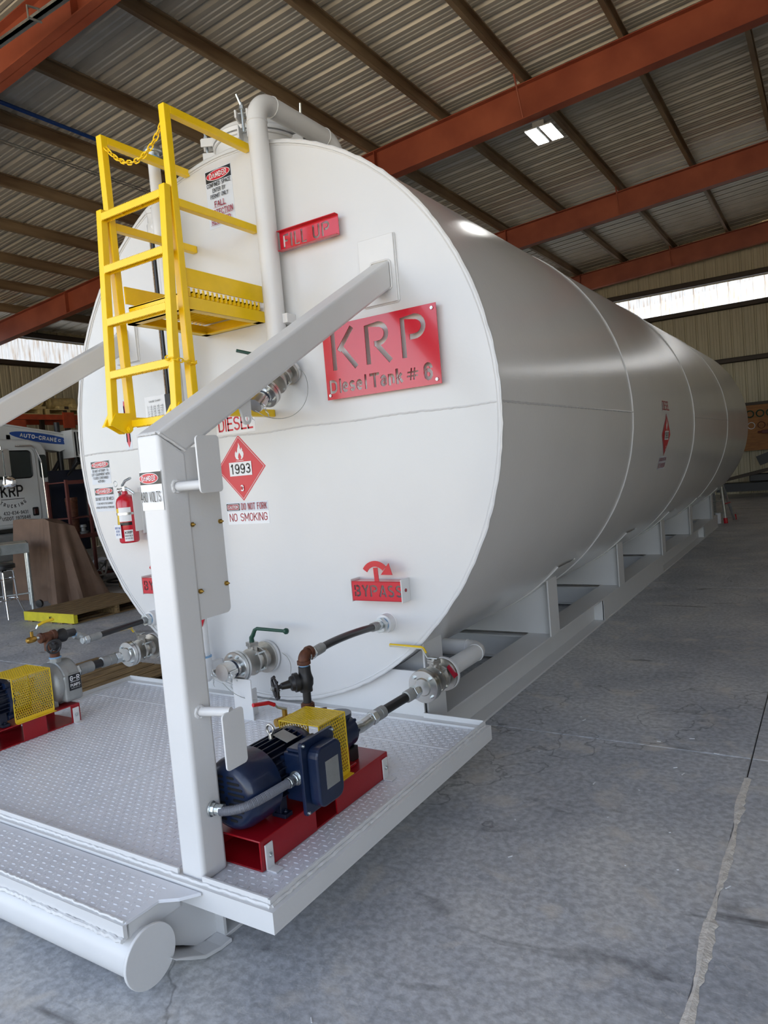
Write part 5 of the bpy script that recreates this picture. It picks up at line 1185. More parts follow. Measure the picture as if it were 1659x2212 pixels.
def stack_right():
    x, y = .95, -.835
    t = thing('bypass_stack', 'upright black and rusty pipe stack with gate-valve handwheel', 'valve', (x, y, .52))
    bm = BM(); tube(bm, pipe_path([(x+.06, y+.05, .585), (x, y, .585), (x, y, .64)], .02, 5), .023, 18); cyl(bm, (x, y, .618), (x, y, .634), .029, n=18); obj('lower_elbow', bm, 'rust', t, smooth=True)
    bm = BM(); cyl(bm, (x, y, .63), (x, y, .70), .0175, n=16); obj('lower_nipple', bm, 'iron', t, smooth=True)
    bm = BM(); lathe(bm, (x, y, .685), (0, 0, 1), [(0, .021), (.002, .027), (.02, .027), (.03, .032), (.055, .034), (.075, .028), (.09, .026), (.108, .026), (.11, .02)], 20)
    d = Vector((-.55, -.83, -.06)).normalized(); c = Vector((x, y, .735))
    lathe(bm, c, d, [(0, .026), (.03, .028), (.032, .040), (.05, .040), (.052, .034), (.065, .03), (.07, .018), (.105, .014), (.11, .009), (.135, .008)], 20); obj('gate_body', bm, 'iron', t, smooth=True)
    u, v = frame(d); w = c+d*.132
    bm = BM(); tube(bm, [w+.043*(math.cos(a)*u+math.sin(a)*v) for a in [2*PI*i/32 for i in range(32)]], .0055, 8, close=True)
    for k in range(3): a = 2*PI*k/3+.5; o = math.cos(a)*u+math.sin(a)*v; tube(bm, [w+d*.002, w+o*.041], .006, 6)
    for k in range(8): a = 2*PI*k/8; o = math.cos(a)*u+math.sin(a)*v; cyl(bm, w+o*.042-d*.004, w+o*.051-d*.0, .006, .005, n=8)
    cyl(bm, w-d*.006, w+d*.008, .014, n=14); hw = obj('handwheel', bm, 'iron', t, smooth=True)
    bm = BM(); hexbolt(bm, w+d*.008, d, .009, .008); obj('wheel_nut', bm, 'zinc', hw)
    bm = BM(); cyl(bm, (x, y, .793), (x, y, .806), .021, n=16); obj('tape_ring', bm, 'tape', t)
    bm = BM(); tube(bm, pipe_path([(x, y, .80), (x, y, .84), (x+.002, y+.045, .842)], .022, 6), .024, 18); cyl(bm, (x, y, .803), (x, y, .818), .029, n=18); cyl(bm, (x+.002, y+.03, .842), (x+.002, y+.046, .842), .029, n=18); obj('upper_elbow', bm, 'rust', t, smooth=True)
    t = thing('bleed_valve', 'small brass valve with red lever beside the yellow guard', 'valve', (x-.03, y-.08, .6))
    bm = BM(); cyl(bm, (x-.005, y-.01, .590), (x-.012, y-.05, .592), .0235, n=18); cyl(bm, (x-.012, y-.05, .592), (x-.03, y-.075, .594), .017, n=8); obj('bushing', bm, 'zinc', t)
    bm = BM(); cyl(bm, (x-.03, y-.075, .594), (x-.05, y-.15, .596), .02, .017, n=16); cyl(bm, (x-.038, y-.105, .60), (x-.038, y-.105, .64), .011, n=8); obj('body', bm, 'brass', t, smooth=True)
    bm = BM(); tube(bm, [(x-.03, y-.10, .64), (x-.05, y-.13, .655), (x-.06, y-.145, .675)], .006, 8); obj('lever', bm, 'zinc', t)
    bm = BM(); tube(bm, [(x-.058, y-.14, .668), (x-.066, y-.165, .684), (x-.085, y-.235, .695)], .0085, 10); obj('red_grip', bm, 'red', t, smooth=True)
stack_right()
def left_pump():
    cx, zc = -1.045, .505
    t = thing('centrifugal_pump', 'cast grey pump with black and white maker badge left of the post', 'pump', (cx, -.72, .38))
    bm = BM(); lathe(bm, (cx, -.80, zc), (0, 1, 0), [(0, .05), (.01, .085), (.03, .115), (.06, .125), (.075, .12), (.08, .128), (.105, .128), (.115, .10), (.125, .06)], 36); obj('back_casing', bm, 'castst', t, smooth=True)
    bm = BM(); n = 28
    prism(bm, [(cx+.118*math.cos(a)*1.0, zc+.128*math.sin(a)+(.0 if math.sin(a) > 0 else .012)) for a in [2*PI*i/n for i in range(n)]], XZ, -.72, -.615); obj('volute', bm, 'castst', t, bevel=.018, seg=3, smooth=True)
    bm = BM(); box(bm, cx+.02, cx+.128, -.735, -.62, .40, .56); obj('front_casing', bm, 'castst', t, bevel=.02, seg=3)
    bm = BM(); cyl(bm, (cx+.01, -.70, .60), (cx+.01, -.70, .655), .034, .03, n=20); obj('discharge_neck', bm, 'castst', t, smooth=True)
    bm = BM(); cyl(bm, (cx, -.62, .525), (cx, -.565, .53), .034, n=20); cyl(bm, (cx, -.60, .527), (cx, -.575, .529), .044, n=8); obj('suction_neck', bm, 'zinc', t, smooth=True)
    bm = BM(); box(bm, cx-.07, cx+.075, -.775, -.75, .381, .46); obj('foot', bm, 'castst', t, bevel=.004)
    bm = BM()
    for k in range(8): a = 2*PI*(k+.5)/8; hexbolt(bm, (cx+.112*math.cos(a), -.745, zc+.112*math.sin(a)), (0, -1, 0), .010, .012)
    obj('casing_bolts', bm, 'castst', t, kind='stuff')
    bd = BM(); xb = cx+.129; box(bd, xb, xb+.0015, -.708, -.632, .465, .555); pl = obj('maker_badge', bd, 'stick_k', t)
    f = lambda u, v, t_: (xb+.0022, -.67+u, .510+v)
    for s_, c_, a, b, w, h in (('G-R', 'stick_w', 0, .024, .062, .028), ('GORMAN-RUPP', 'stick_w', 0, .004, .058, .006), ('PUMPS', 'stick_w', 0, -.016, .062, .018), ('MANSFIELD, OHIO, U.S.A.', 'stick_w', 0, -.033, .058, .004)):
        bm = text_bm(s_, w, h, .035)
        for v in bm.verts: v.co.x += a; v.co.y += b
        place(bm, f); obj('lettering', bm, c_, pl)
    # stack above
    x, y = cx+.01, -.70
    t = thing('discharge_stack', 'brown pipe fittings and dark valve stacked on the left grey pump', 'valve', (x, y, .64))
    for a, b, r in ((.650, .658, .034), (.698, .706, .029)): bm = BM(); cyl(bm, (x, y, a), (x, y, b), r, n=20); obj('tape_ring', bm, 'tape', t)
    bm = BM(); cyl(bm, (x, y, .655), (x, y, .70), .027, n=20); obj('nipple', bm, 'rust', t, smooth=True)
    bm = BM(); lathe(bm, (x, y-.085, .785), (0, 1, 0), [(0, .024), (.004, .03), (.018, .03), (.022, .026), (.075, .026), (.079, .031), (.10, .031), (.104, .024)], 20); cyl(bm, (x, y-.03, .705), (x, y-.03, .785), .026, n=18); obj('tee', bm, 'rust', t, smooth=True)
    bm = BM(); lathe(bm, (x, y+.02, .77), (0, 1, 0), [(0, .024), (.01, .026), (.03, .04), (.05, .04), (.07, .024), (.12, .022)], 18); lathe(bm, (x, y+.0, .735), (.9, -.3, 0), [(0, .02), (.03, .034), (.045, .034), (.06, .014), (.10, .01)], 16); obj('valve_body', bm, 'iron', t, smooth=True)
    w = Vector((x+.085, y-.055, .735)); d = Vector((.9, -.43, 0)).normalized(); u, v = frame(d)
    bm = BM(); tube(bm, [w+.036*(math.cos(a)*u+math.sin(a)*v) for a in [2*PI*i/28 for i in range(28)]], .006, 8, close=True)
    for k in range(3): a = 2*PI*k/3; o = math.cos(a)*u+math.sin(a)*v; tube(bm, [w, w+o*.034], .006, 6)
    cyl(bm, w-d*.006, w+d*.008, .012, n=12); obj('handwheel', bm, 'iron', t, smooth=True)
    bm = BM(); cyl(bm, (x, y+.135, .752), (x, y+.145, .752), .024, n=18); obj('tape_ring', bm, 'tape', t)
    bm = BM(); tube(bm, pipe_path([(x, y+.14, .752), (x+.005, y+.165, .74), (x+.05, y+.19, .718)], .012, 4), .024, 18); obj('steel_elbow', bm, 'castst', t, smooth=True)
    t = thing('bleed_valve', 'small brass valve with yellow lever on the left pump stack', 'valve', (x, y-.12, .78))
    bm = BM(); cyl(bm, (x, y-.085, .79), (x, y-.105, .79), .012, n=12); obj('nipple', bm, 'zinc', t)
    bm = BM(); lathe(bm, (x, y-.16, .79), (0, 1, 0), [(0, .010), (.008, .017), (.03, .018), (.05, .017), (.058, .012)], 8); cyl(bm, (x, y-.125, .80), (x, y-.125, .835), .009, n=8); obj('body', bm, 'brass', t, smooth=True)
    bm = BM(); tube(bm, [(x, y-.13, .84), (x+.005, y-.10, .845), (x+.01, y-.085, .868)], .006, 8); obj('lever', bm, 'zinc', t)
    bm = BM(); tube(bm, [(x+.01, y-.09, .862), (x+.012, y-.06, .873), (x+.02, y+.005, .880)], .008, 10); obj('yellow_grip', bm, 'dyellow', t, smooth=True)
left_pump()
def extinguisher():
    x, y = -1.035, -.095; r = .062
    t = thing('fire_extinguisher', 'red fire extinguisher with yellow label hung on the tank face', 'extinguisher', (x, y, 1.25))
    bm = BM(); lathe(bm, (x, y, 1.25), (0, 0, 1), [(0, .054), (.006, .06), (.012, r), (.26, r), (.285, .056), (.305, .038), (.315, .02), (.335, .016)], 40); obj('cylinder', bm, 'red', t, smooth=True)
    bm = BM(); cyl(bm, (x, y, 1.58), (x, y, 1.615), .016, n=16); cyl(bm, (x-.03, y-.02, 1.592), (x-.0, y, 1.595), .012, n=14); cyl(bm, (x-.035, y-.028, 1.59), (x-.028, y-.02, 1.592), .016, n=18); obj('valve_head', bm, 'shiny', t, smooth=True)
    bm = BM(); tube(bm, [(x-.02, y, 1.62), (x+.03, y-.012, 1.65), (x+.085, y-.012, 1.665)], .0085, 8); obj('squeeze_handle', bm, 'zinc', t, smooth=True)
    bm = BM(); tube(bm, [(x, y, 1.605), (x+.05, y-.008, 1.595), (x+.10, y-.006, 1.565)], .0085, 8); obj('carry_handle', bm, 'zinc', t, smooth=True)
    bm = BM(); tube(bm, [(x-.045+.018*math.cos(a), y-.03, 1.635+.018*math.sin(a)) for a in [2*PI*i/20 for i in range(20)]], .0018, 6, close=True); obj('pull_pin', bm, 'zinc', t)
    bm = BM(); tube(bm, [(x-.02, y+.01, 1.595), (x-.06, y+.01, 1.59), (x-.066, y+.01, 1.54), (x-.066, y+.02, 1.45)], .008, 8); obj('hose', bm, 'rubber', t, smooth=True)
    def band(a0, a1, z0, z1, rr, m, nm):
        bm = BM(); n = 16; A = [[bm.verts.new((x+rr*math.cos(a0+(a1-a0)*i/n), y+rr*math.sin(a0+(a1-a0)*i/n), z)) for i in range(n+1)] for z in (z0, z1)]
        for i in range(n): bm.faces.new((A[0][i], A[0][i+1], A[1][i+1], A[1][i]))
        return obj(nm, bm, m, t, smooth=True)
    band(-PI*.86, -PI*.50, 1.36, 1.475, r+.0008, 'dyellow', 'yellow_label'); band(-PI*.50, -PI*.08, 1.39, 1.48, r+.0008, 'stick_w', 'white_label'); band(-PI*.50, -PI*.08, 1.365, 1.385, r+.0009, 'stick_k', 'dark_band')
    band(-PI*1.0, PI*.0, 1.432, 1.447, r+.003, 'shiny', 'strap')
    lb = band(-PI*.36, -PI*.08, 1.262, 1.335, r+.001, 'stick_w', 'owner_label')
    for s_, a0, z, w, h in (('KRP', -PI*.22, 1.318, .046, .018), ('RENTALS', -PI*.22, 1.297, .046, .010), ('432-634-9431', -PI*.22, 1.28, .046, .009)):
        bm = text_bm(s_, w, h, .03); place(bm, lambda u, v, q: (x+(r+.002)*math.cos(a0+u/r), y+(r+.002)*math.sin(a0+u/r), z+v)); obj('lettering', bm, 'stick_k', lb)
    bm = BM(); box(bm, x-.040, x+.018, y-.074, y-.071, 1.285, 1.372); tg = obj('inspection_tag', bm, 'wtag', t)
    bm = BM(); tube(bm, [(x-.01, y-.072, 1.372), (x-.02, y-.06, 1.45), (x-.01, y-.02, 1.60)], .0012, 4); obj('tag_string', bm, 'wtag', tg)
    bm = text_bm('INSPECTION\nRECORD\nDATE BY', .05, .055, 0); place(bm, lambda u, v, q: (x-.011+u, y-.0748, 1.33+v)); obj('lettering', bm, 'stick_b', tg)
    bm = BM(); box(bm, x+.045, x+.068, -.03, -.0, 1.30, 1.60); box(bm, x-.03, x+.03, -.034, -.028, 1.32, 1.56); box(bm, x+.058, x+.066, -.09, -.02, 1.32, 1.57); obj('wall_bracket', bm, 'white2', t, bevel=.003)
    bm = BM(); cyl(bm, (x+.14, 0, 1.30), (x+.14, -.02, 1.30), .055, n=28); tag(obj('cover_disc', bm, 'white2', bevel=.005), 'small white round pad on the tank beside the extinguisher foot', 'pad')
extinguisher()

# ================================================================== THE BACKGROUND
def pallet(x0, x1, y0, y1, z0, label, nplank=7, yellow=True, group=None):
    t = thing('pallet', label, 'pallet', ((x0+x1)/2, (y0+y1)/2, z0))
    n = nplank; w = (x1-x0)/n
    for k in range(n):
        bm = BM(); box(bm, x0+k*w+.008, x0+(k+1)*w-.008, y0, y1, z0+.118, z0+.136); obj('top_board', bm, 'wood', t)
    for k in range(5):
        a = x0+(x1-x0)*(k+.5)/5; bm = BM(); box(bm, a-.05, a+.05, y0, y1, z0, z0+.018); obj('bottom_board', bm, 'wood', t)
    for k, y in enumerate((y0, (y0+y1)/2-.02, y1-.04)):
        bm = BM(); box(bm, x0, x1, y, y+.04, z0+.018, z0+.118); obj('stringer', bm, 'pyellow' if (k == 0 and yellow) else 'wood', t)
    if yellow:
        bm = BM(); box(bm, x0, x1, y0-.012, y0-.001, z0+.02, z0+.134); fb = obj('yellow_board', bm, 'pyellow', t)
        bm = text_bm('MRT', .06, .03, .03); place(bm, lambda u, v, q: ((x0+x1)/2+.05+u, y0-.0135, z0+.075+v)); obj('stamp', bm, 'stick_k', fb)
    return t
pallet(-6.12, -5.06, 2.10, 3.36, 0, 'wooden pallet with a yellow painted end lying on the floor left of the tank')
pallet(-2.75, -1.66, -.55, .75, 0, 'wooden pallet on the floor behind the left pump', yellow=False)
pallet(-7.1, -6.2, 4.3, 5.1, 0, 'dark wooden pallet in the shade near the hose pile', nplank=5, yellow=False)
def tarp():
    bm = BM(); nb = 96
    top = [(-7.9, 3.12, 1.27), (-7.30, 3.17, 1.28), (-6.98, 3.12, 1.24), (-6.96, 3.52, 1.10), (-7.6, 3.9, 1.06), (-7.95, 3.6, 1.2)]
    bot = [(-8.25, 3.2, 0), (-7.5, 3.2, 0), (-6.68, 2.92, 0), (-6.74, 3.76, 0), (-7.7, 4.3, 0), (-8.3, 3.9, 0)]
    def loop(P, f): 
        k = f*len(P); i = int(k) % len(P); q = k-int(k); return Vector(P[i]).lerp(Vector(P[(i+1) % len(P)]), q)
    rows = []
    for r in range(15):
        g = r/14; row = []
        for i in range(nb):
            f = i/nb; p = loop(top, f).lerp(loop(bot, f), g**.92); c = Vector((-7.35, 3.5, p.z)); o = (p-c).normalized()
            fold = (.07*math.sin(f*2*PI*8+1.2*math.sin(f*13))+.035*math.sin(f*2*PI*17+2*g))*(.12+g*.88)
            p = p+o*fold; p.z += .02*math.sin(f*40)*(1-g) if r else .012*math.sin(f*30); p.z = max(p.z, .004); row.append(bm.verts.new(p))
        rows.append(row)
    for A, B in zip(rows, rows[1:]):
        for i in range(nb): bm.faces.new((A[i], A[(i+1) % nb], B[(i+1) % nb], B[i]))
    c = bm.verts.new((-7.35, 3.5, 1.24))
    for i in range(nb): bm.faces.new((rows[0][i], rows[0][(i+1) % nb], c))
    tag(obj('covered_machine', bm, 'tarp', smooth=True), 'machine draped in a brown canvas tarp beside the workbench', 'tarp')
tarp()
def bench():
    a = Vector((.485, .875, 0)); b = Vector((-.875, .485, 0)); c = Vector((-6.84, 2.69, 0)); h = .965
    t = thing('workbench', 'grey steel workbench with a worn top at the left edge', 'table', c-a*.7+b*.35)
    def sl(u0, u1, v0, v1, z0, z1, nm, m, bev=.004, p=t):
        bm = BM(); vs = box(bm, 0, 1, 0, 1, z0, z1)
        for v in vs: q = c+a*(u0+(u1-u0)*v.co.x)+b*(v0+(v1-v0)*v.co.y); v.co = Vector((q.x, q.y, v.co.z))
        return obj(nm, bm, m, p, bevel=bev)
    top = sl(-1.5, 0, 0, .72, h-.14, h, 'top_frame', 'tgrey'); sl(-1.48, -.02, .02, .7, h, h+.008, 'worn_top', 'paper', .002)
    sl(-.42, -.36, -.014, 0, h-.09, h-.02, 'latch_plate', 'zinc', .002, top); sl(-.40, -.375, -.03, -.014, h-.13, h-.05, 'hasp', 'zinc', .002, top)
    for u in (-.03, -1.45):
        for v in (.03, .68):
            q = c+a*u+b*v; bm = BM(); cyl(bm, (q.x, q.y, 0), (q.x, q.y, h-.13), .026, n=14); obj('leg', bm, 'zinc', t, smooth=True)
    sl(-1.45, -.03, .03, .06, .24, .262, 'foot_rail', 'zinc'); sl(-.045, -.018, .03, .68, .24, .262, 'side_rail', 'zinc')
    q = c-a*1.05+b*.25
    t2 = thing('bench_machine', 'dark tool lying on the worn top of the workbench', 'tool', (q.x, q.y, h)); bm = BM(); cyl(bm, (q.x, q.y, h+.06), (q.x+.2, q.y+.12, h+.075), .06, .045, n=16); obj('body', bm, 'iron', t2, smooth=True)
    bm = BM(); cyl(bm, (q.x-.04, q.y-.02, h), (q.x-.04, q.y-.02, h+.13), .04, n=12); obj('motor_cap', bm, 'navy', t2, smooth=True)
bench()
def stool():
    x, y, z = -6.72, 2.20, .70
    t = thing('shop_stool', 'round black-seated stool with chrome legs before the workbench', 'stool', (x, y, 0))
    bm = BM(); lathe(bm, (x, y, z-.03), (0, 0, 1), [(0, .15), (.004, .17), (.045, .172), (.058, .165), (.062, .13), (.064, 0)], 36); obj('seat', bm, 'rubber', t, smooth=True)
    bm = BM(); cyl(bm, (x, y, z-.06), (x, y, z-.03), .06, n=20); obj('swivel', bm, 'iron', t, smooth=True)
    for k in range(4):
        a = PI/4+PI/2*k+.35; c_, s_ = math.cos(a), math.sin(a)
        bm = BM(); tube(bm, pipe_path([(x+.02*c_, y+.02*s_, z-.055), (x+.135*c_, y+.135*s_, z-.058), (x+.15*c_, y+.15*s_, .24), (x+.235*c_, y+.235*s_, .0)], .03, 5), .012, 10); obj('leg', bm, 'chrome', t, smooth=True)
    for zz, r in ((.53, .142), (.25, .158)):
        bm = BM(); tube(bm, [(x+r*math.cos(2*PI*i/40), y+r*math.sin(2*PI*i/40), zz) for i in range(40)], .009, 8, close=True); obj('foot_ring', bm, 'chrome', t, smooth=True)
stool()
bm = BM(); lathe(bm, (-7.0, 2.85, .055), (.3, -1, 0), [(-.02, .02), (-.018, .055), (.018, .055), (.02, .02)], 24); t_ = obj('caster', bm, 'rubber', smooth=True); tag(t_, 'small black wheel on the floor behind the bench leg', 'wheel')
def truck():
    X0 = -9.0
    t = thing('service_truck', 'white day-cab truck with company lettering on its door parked along the left wall', 'truck', (-10, 4, 0))
    cab = [(2.55, 1.10), (4.50, 1.10), (4.52, 2.40), (4.44, 2.56), (4.20, 2.615), (3.0, 2.64), (2.85, 2.5), (2.62, 1.85), (2.55, 1.75)]
    bm = BM(); prism(bm, cab, YZ, X0-2.0, X0); obj('cab', bm, 'cab', t, bevel=.05, seg=4, smooth=True)
    bm = BM(); prism(bm, rrect(3.05, 4.28, 1.17, 2.46, .12, 5), YZ, X0-.01, X0+.018); door = obj('door', bm, 'cab', t, bevel=.006)
    bm = BM(); prism(bm, rrect(3.25, 4.18, 1.96, 2.405, .06, 4), YZ, X0+.0185, X0+.021); obj('side_window', bm, 'glass', door)
    bm = BM(); tube(bm, [(X0+.022, a, b) for a, b in rrect(3.24, 4.19, 1.95, 2.415, .065, 4)], .012, 6, close=True); obj('window_seal', bm, 'rubber', door)
    bm = BM(); prism(bm, rrect(4.34, 4.49, 1.93, 2.34, .04, 4), YZ, X0-.02, X0+.004); obj('rear_window', bm, 'glass', t)
    bm = BM(); prism(bm, rrect(4.12, 4.23, 1.28, 1.43, .02, 3), YZ, X0+.018, X0+.024); h_ = obj('door_handle', bm, 'rubber', door); 
    bm = BM(); box(bm, X0+.024, X0+.034, 4.145, 4.205, 1.31, 1.40); obj('paddle', bm, 'chrome', t)
    bm = BM(); tube(bm, pipe_path([(X0+.03, 3.92, 2.50), (X0+.05, 4.25, 2.50), (X0+.05, 4.36, 2.20), (X0+.05, 4.38, 1.22)], .10, 6), .014, 10); obj('grab_rail', bm, 'chrome', t, smooth=True)
    for s_, cy, cz, w, h, wt in (('KRP', 3.79, 1.735, .40, .20, .15), ('432-634-9431', 3.82, 1.365, .44, .062, .17), ('USDOT 1975846', 3.82, 1.275, .50, .062, .17)):
        bm = text_bm(s_, w, h, .03, wt=wt); place(bm, lambda u, v, q: (X0+.0195, cy+u, cz+v)); obj('lettering', bm, 'stick_k', door)
    bm = BM(); bm.faces.new([bm.verts.new((X0+.0195, 3.79+a, 1.60+b)) for a, b in ((-.21, -.005), (.21, -.005), (.21, .005), (-.21, .005))]); obj('lettering_rule', bm, 'stick_k', door)
    for i, ch in enumerate('TRUCKING'):
        a = math.radians(-(-35+10*i)); bm = text_bm(ch, .036 if ch != 'I' else .01, .060, .03, wt=.17)
        ang = math.radians(-35+10*i); place(bm, lambda u, v, q: (X0+.0195, 3.79+.36*math.sin(ang)+u*math.cos(ang)-v*math.sin(ang), 1.84-.36*math.cos(ang)+u*math.sin(ang)+v*math.cos(ang))); obj('lettering', bm, 'stick_k', door)
    bm = BM(); prism(bm, [(3.46+.10*math.cos(2*PI*i/20), 1.31+.045*math.sin(2*PI*i/20)) for i in range(20)], YZ, X0+.018, X0+.021); obj('oval_badge', bm, 'castst', door)
    for dy in (0, .12):
        bm = BM(); prism(bm, rrect(3.40+dy, 3.50+dy, 1.98, 2.42, .02, 3), YZ, X0+.30, X0+.36); m_ = obj('mirror', bm, 'chrome', t, bevel=.004)
    bm = BM(); lathe(bm, (X0+.34, 3.58, 1.87), (.8, -.6, 0), [(-.02, .02), (-.01, .085), (.0, .105), (.01, .10), (.02, .07), (.026, 0)], 24); obj('round_mirror', bm, 'chrome', t, smooth=True)
    bm = BM(); tube(bm, [(X0, 3.45, 2.5), (X0+.33, 3.5, 2.47), (X0+.33, 3.5, 1.85), (X0, 3.45, 1.8)], .012, 8); obj('mirror_arm', bm, 'chrome', t)
    bm = BM(); box(bm, X0-1.6, X0-.5, 3.55, 4.15, 2.62, 2.66); box(bm, X0-.45, X0-.25, 3.95, 4.03, 2.62, 2.72); obj('roof_rack', bm, 'zinc', t, bevel=.004)
    bm = BM(); prism(bm, [(1.0, .75), (2.6, .75), (2.6, 1.75), (1.1, 1.55)], YZ, X0-1.8, X0-.2); obj('hood', bm, 'cab', t, bevel=.06, seg=3)
    bm = BM(); box(bm, X0-1.45, X0-.55, 1.0, 10.2, .72, .92); obj('chassis', bm, 'iron', t)
    bm = BM(); box(bm, X0-1.9, X0-.06, 4.53, 5.25, .55, 2.05); obj('headache_rack', bm, 'dnavy', t, bevel=.02)
    bm = BM(); box(bm, X0-.55, X0-.05, 3.0, 4.3, .55, 1.02); obj('step_tank', bm, 'castst', t, bevel=.05, seg=3)
    bm = BM(); cyl(bm, (X0-.35, 5.0, 2.0), (X0-.35, 5.0, 2.95), .05, n=14); obj('exhaust_stack', bm, 'iron', t, smooth=True)
    for y in (1.55, 6.9, 8.2):
        bm = BM(); lathe(bm, (X0-.02, y, .5), (-1, 0, 0), [(0, .2), (.01, .45), (.04, .5), (.25, .5), (.28, .45), (.29, .2)], 36); obj('wheel', bm, 'rubber', t, smooth=True)
    bm = BM(); box(bm, X0-2.0, X0, 5.4, 10.2, .92, 1.05); obj('flat_bed', bm, 'castst', t)
    # crane boom lying above the cab
    c = thing('truck_crane', 'white truck crane boom with a blue oval maker badge above the cab roof', 'crane', (-9.5, 5, 1.05))
    X1 = X0-.25
    bm = BM(); prism(bm, [(2.2, 3.14), (5.30, 2.68), (5.30, 2.52), (4.95, 2.40), (2.2, 2.83)], YZ, X1-.26, X1); bo = obj('boom', bm, 'cab', c, bevel=.015)
    bm = BM(); prism(bm, [(2.2, 3.165), (5.32, 2.705), (5.32, 2.675), (2.2, 3.135)], YZ, X1-.28, X1+.012); obj('boom_cap', bm, 'cab', bo)
    sl = math.atan2(-.46, 3.1)
    f = lambda cy, cz, l: (lambda u, v, q=0: (X1+l, cy+u*math.cos(sl)-v*math.sin(sl), cz+u*math.sin(sl)+v*math.cos(sl)))
    bm = BM(); bm.faces.new([bm.verts.new(f(4.63, 2.655, .002)(.62*max(-1, min(1, 1.0*math.cos(2*PI*i/32))), .082*math.sin(2*PI*i/32))) for i in range(32)]); bg_ = obj('oval_badge', bm, 'stick_b', bo)
    for s_, cy, w, h in (('AUTO-CRANE', 4.55, .70, .075), ('C 12', 5.03, .20, .05)):
        bm = text_bm(s_, w, h, .03, wt=.22); g_ = f(cy, 2.655-.148*(cy-4.63), .004); place(bm, lambda u, v, q: g_(u, v)); obj('lettering', bm, 'stick_w', bo)
    bm = BM(); bm.faces.new([bm.verts.new(f(3.72, 2.82, .002)(a, b)) for a, b in ((-.12, -.03), (.12, -.03), (.12, .03), (-.12, .03))]); obj('red_label', bm, 'stick_m', bo)
    bm = BM(); tube(bm, [(X1-.1, 5.1+.05*math.cos(a), 2.74+.05*math.sin(a)) for a in [2*PI*i/16 for i in range(16)]], .012, 6, close=True); obj('lifting_eye', bm, 'castst', c)
    bm = BM(); cyl(bm, (X1-.12, 4.15, 2.62), (X1-.12, 4.28, 2.76), .05, n=10); obj('boom_rest', bm, 'castst', c)
    bm = BM(); cyl(bm, (X1-.13, 4.75, 1.9), (X1-.13, 5.2, 2.5), .04, n=12); obj('lift_cylinder', bm, 'iron', c)
    bm = BM(); cyl(bm, (X1-.14, 6.6, 1.05), (X1-.14, 6.6, 2.3), .16, n=20); cyl(bm, (X1-.14, 5.2, 2.5), (X1-.14, 6.6, 2.2), .1, n=12); obj('pedestal', bm, 'cab', c, smooth=True)
    # welder / compressor on the bed
    w = thing('engine_welder', 'white engine-driven welder with black lettering on the truck bed', 'machine', (-9.6, 6.2, 1.05))
    bm = BM(); box(bm, -10.3, -9.02, 5.30, 6.7, 1.06, 1.98); obj('housing', bm, 'cab', w, bevel=.03, seg=3)
    bm = BM(); box(bm, -10.32, -9.0, 5.28, 6.72, 1.98, 2.06); obj('lid', bm, 'iron', w, bevel=.01)
    bm = text_bm('TITAN', .34, .07, .03); place(bm, lambda u, v, q: (-9.015, 5.60+u, 1.88+v)); obj('lettering', bm, 'stick_k', w)
    for k in range(5):
        bm = BM(); tube(bm, [(-9.05-.05*k, 4.9+.05*k, 1.95), (-9.0, 5.1, 2.15+.04*k), (-9.1, 5.5, 2.22+.03*k), (-9.2, 5.9, 2.15+.03*k)], .022, 8); tag(obj('welding_cable', bm, 'rubber', smooth=True), ('lowest', 'second lowest', 'middle', 'second highest', 'highest')[k]+' of the black cables arching over the welder on the truck', 'cable', 'black cables over the engine welder')
    g = thing('radiator_grille', 'white louvred cooler panel beside the crane boom', 'cooler', (-9.05, 5.4, 2.1))
    bm = BM(); box(bm, -9.5, -8.99, 5.05, 6.2, 2.27, 2.32); box(bm, -9.5, -8.99, 5.05, 6.2, 2.74, 2.78); box(bm, -9.5, -8.99, 5.05, 5.09, 2.32, 2.74); box(bm, -9.5, -8.99, 6.16, 6.2, 2.32, 2.74); obj('frame', bm, 'cab', g)
    bm = BM(); box(bm, -9.45, -9.03, 5.09, 6.16, 2.32, 2.74); obj('core', bm, 'iron', g)
    for k in range(9):
        bm = BM(); box(bm, -9.01, -8.995, 5.14+.115*k, 5.155+.115*k, 2.32, 2.74); obj('slat', bm, 'cab', g)
truck()
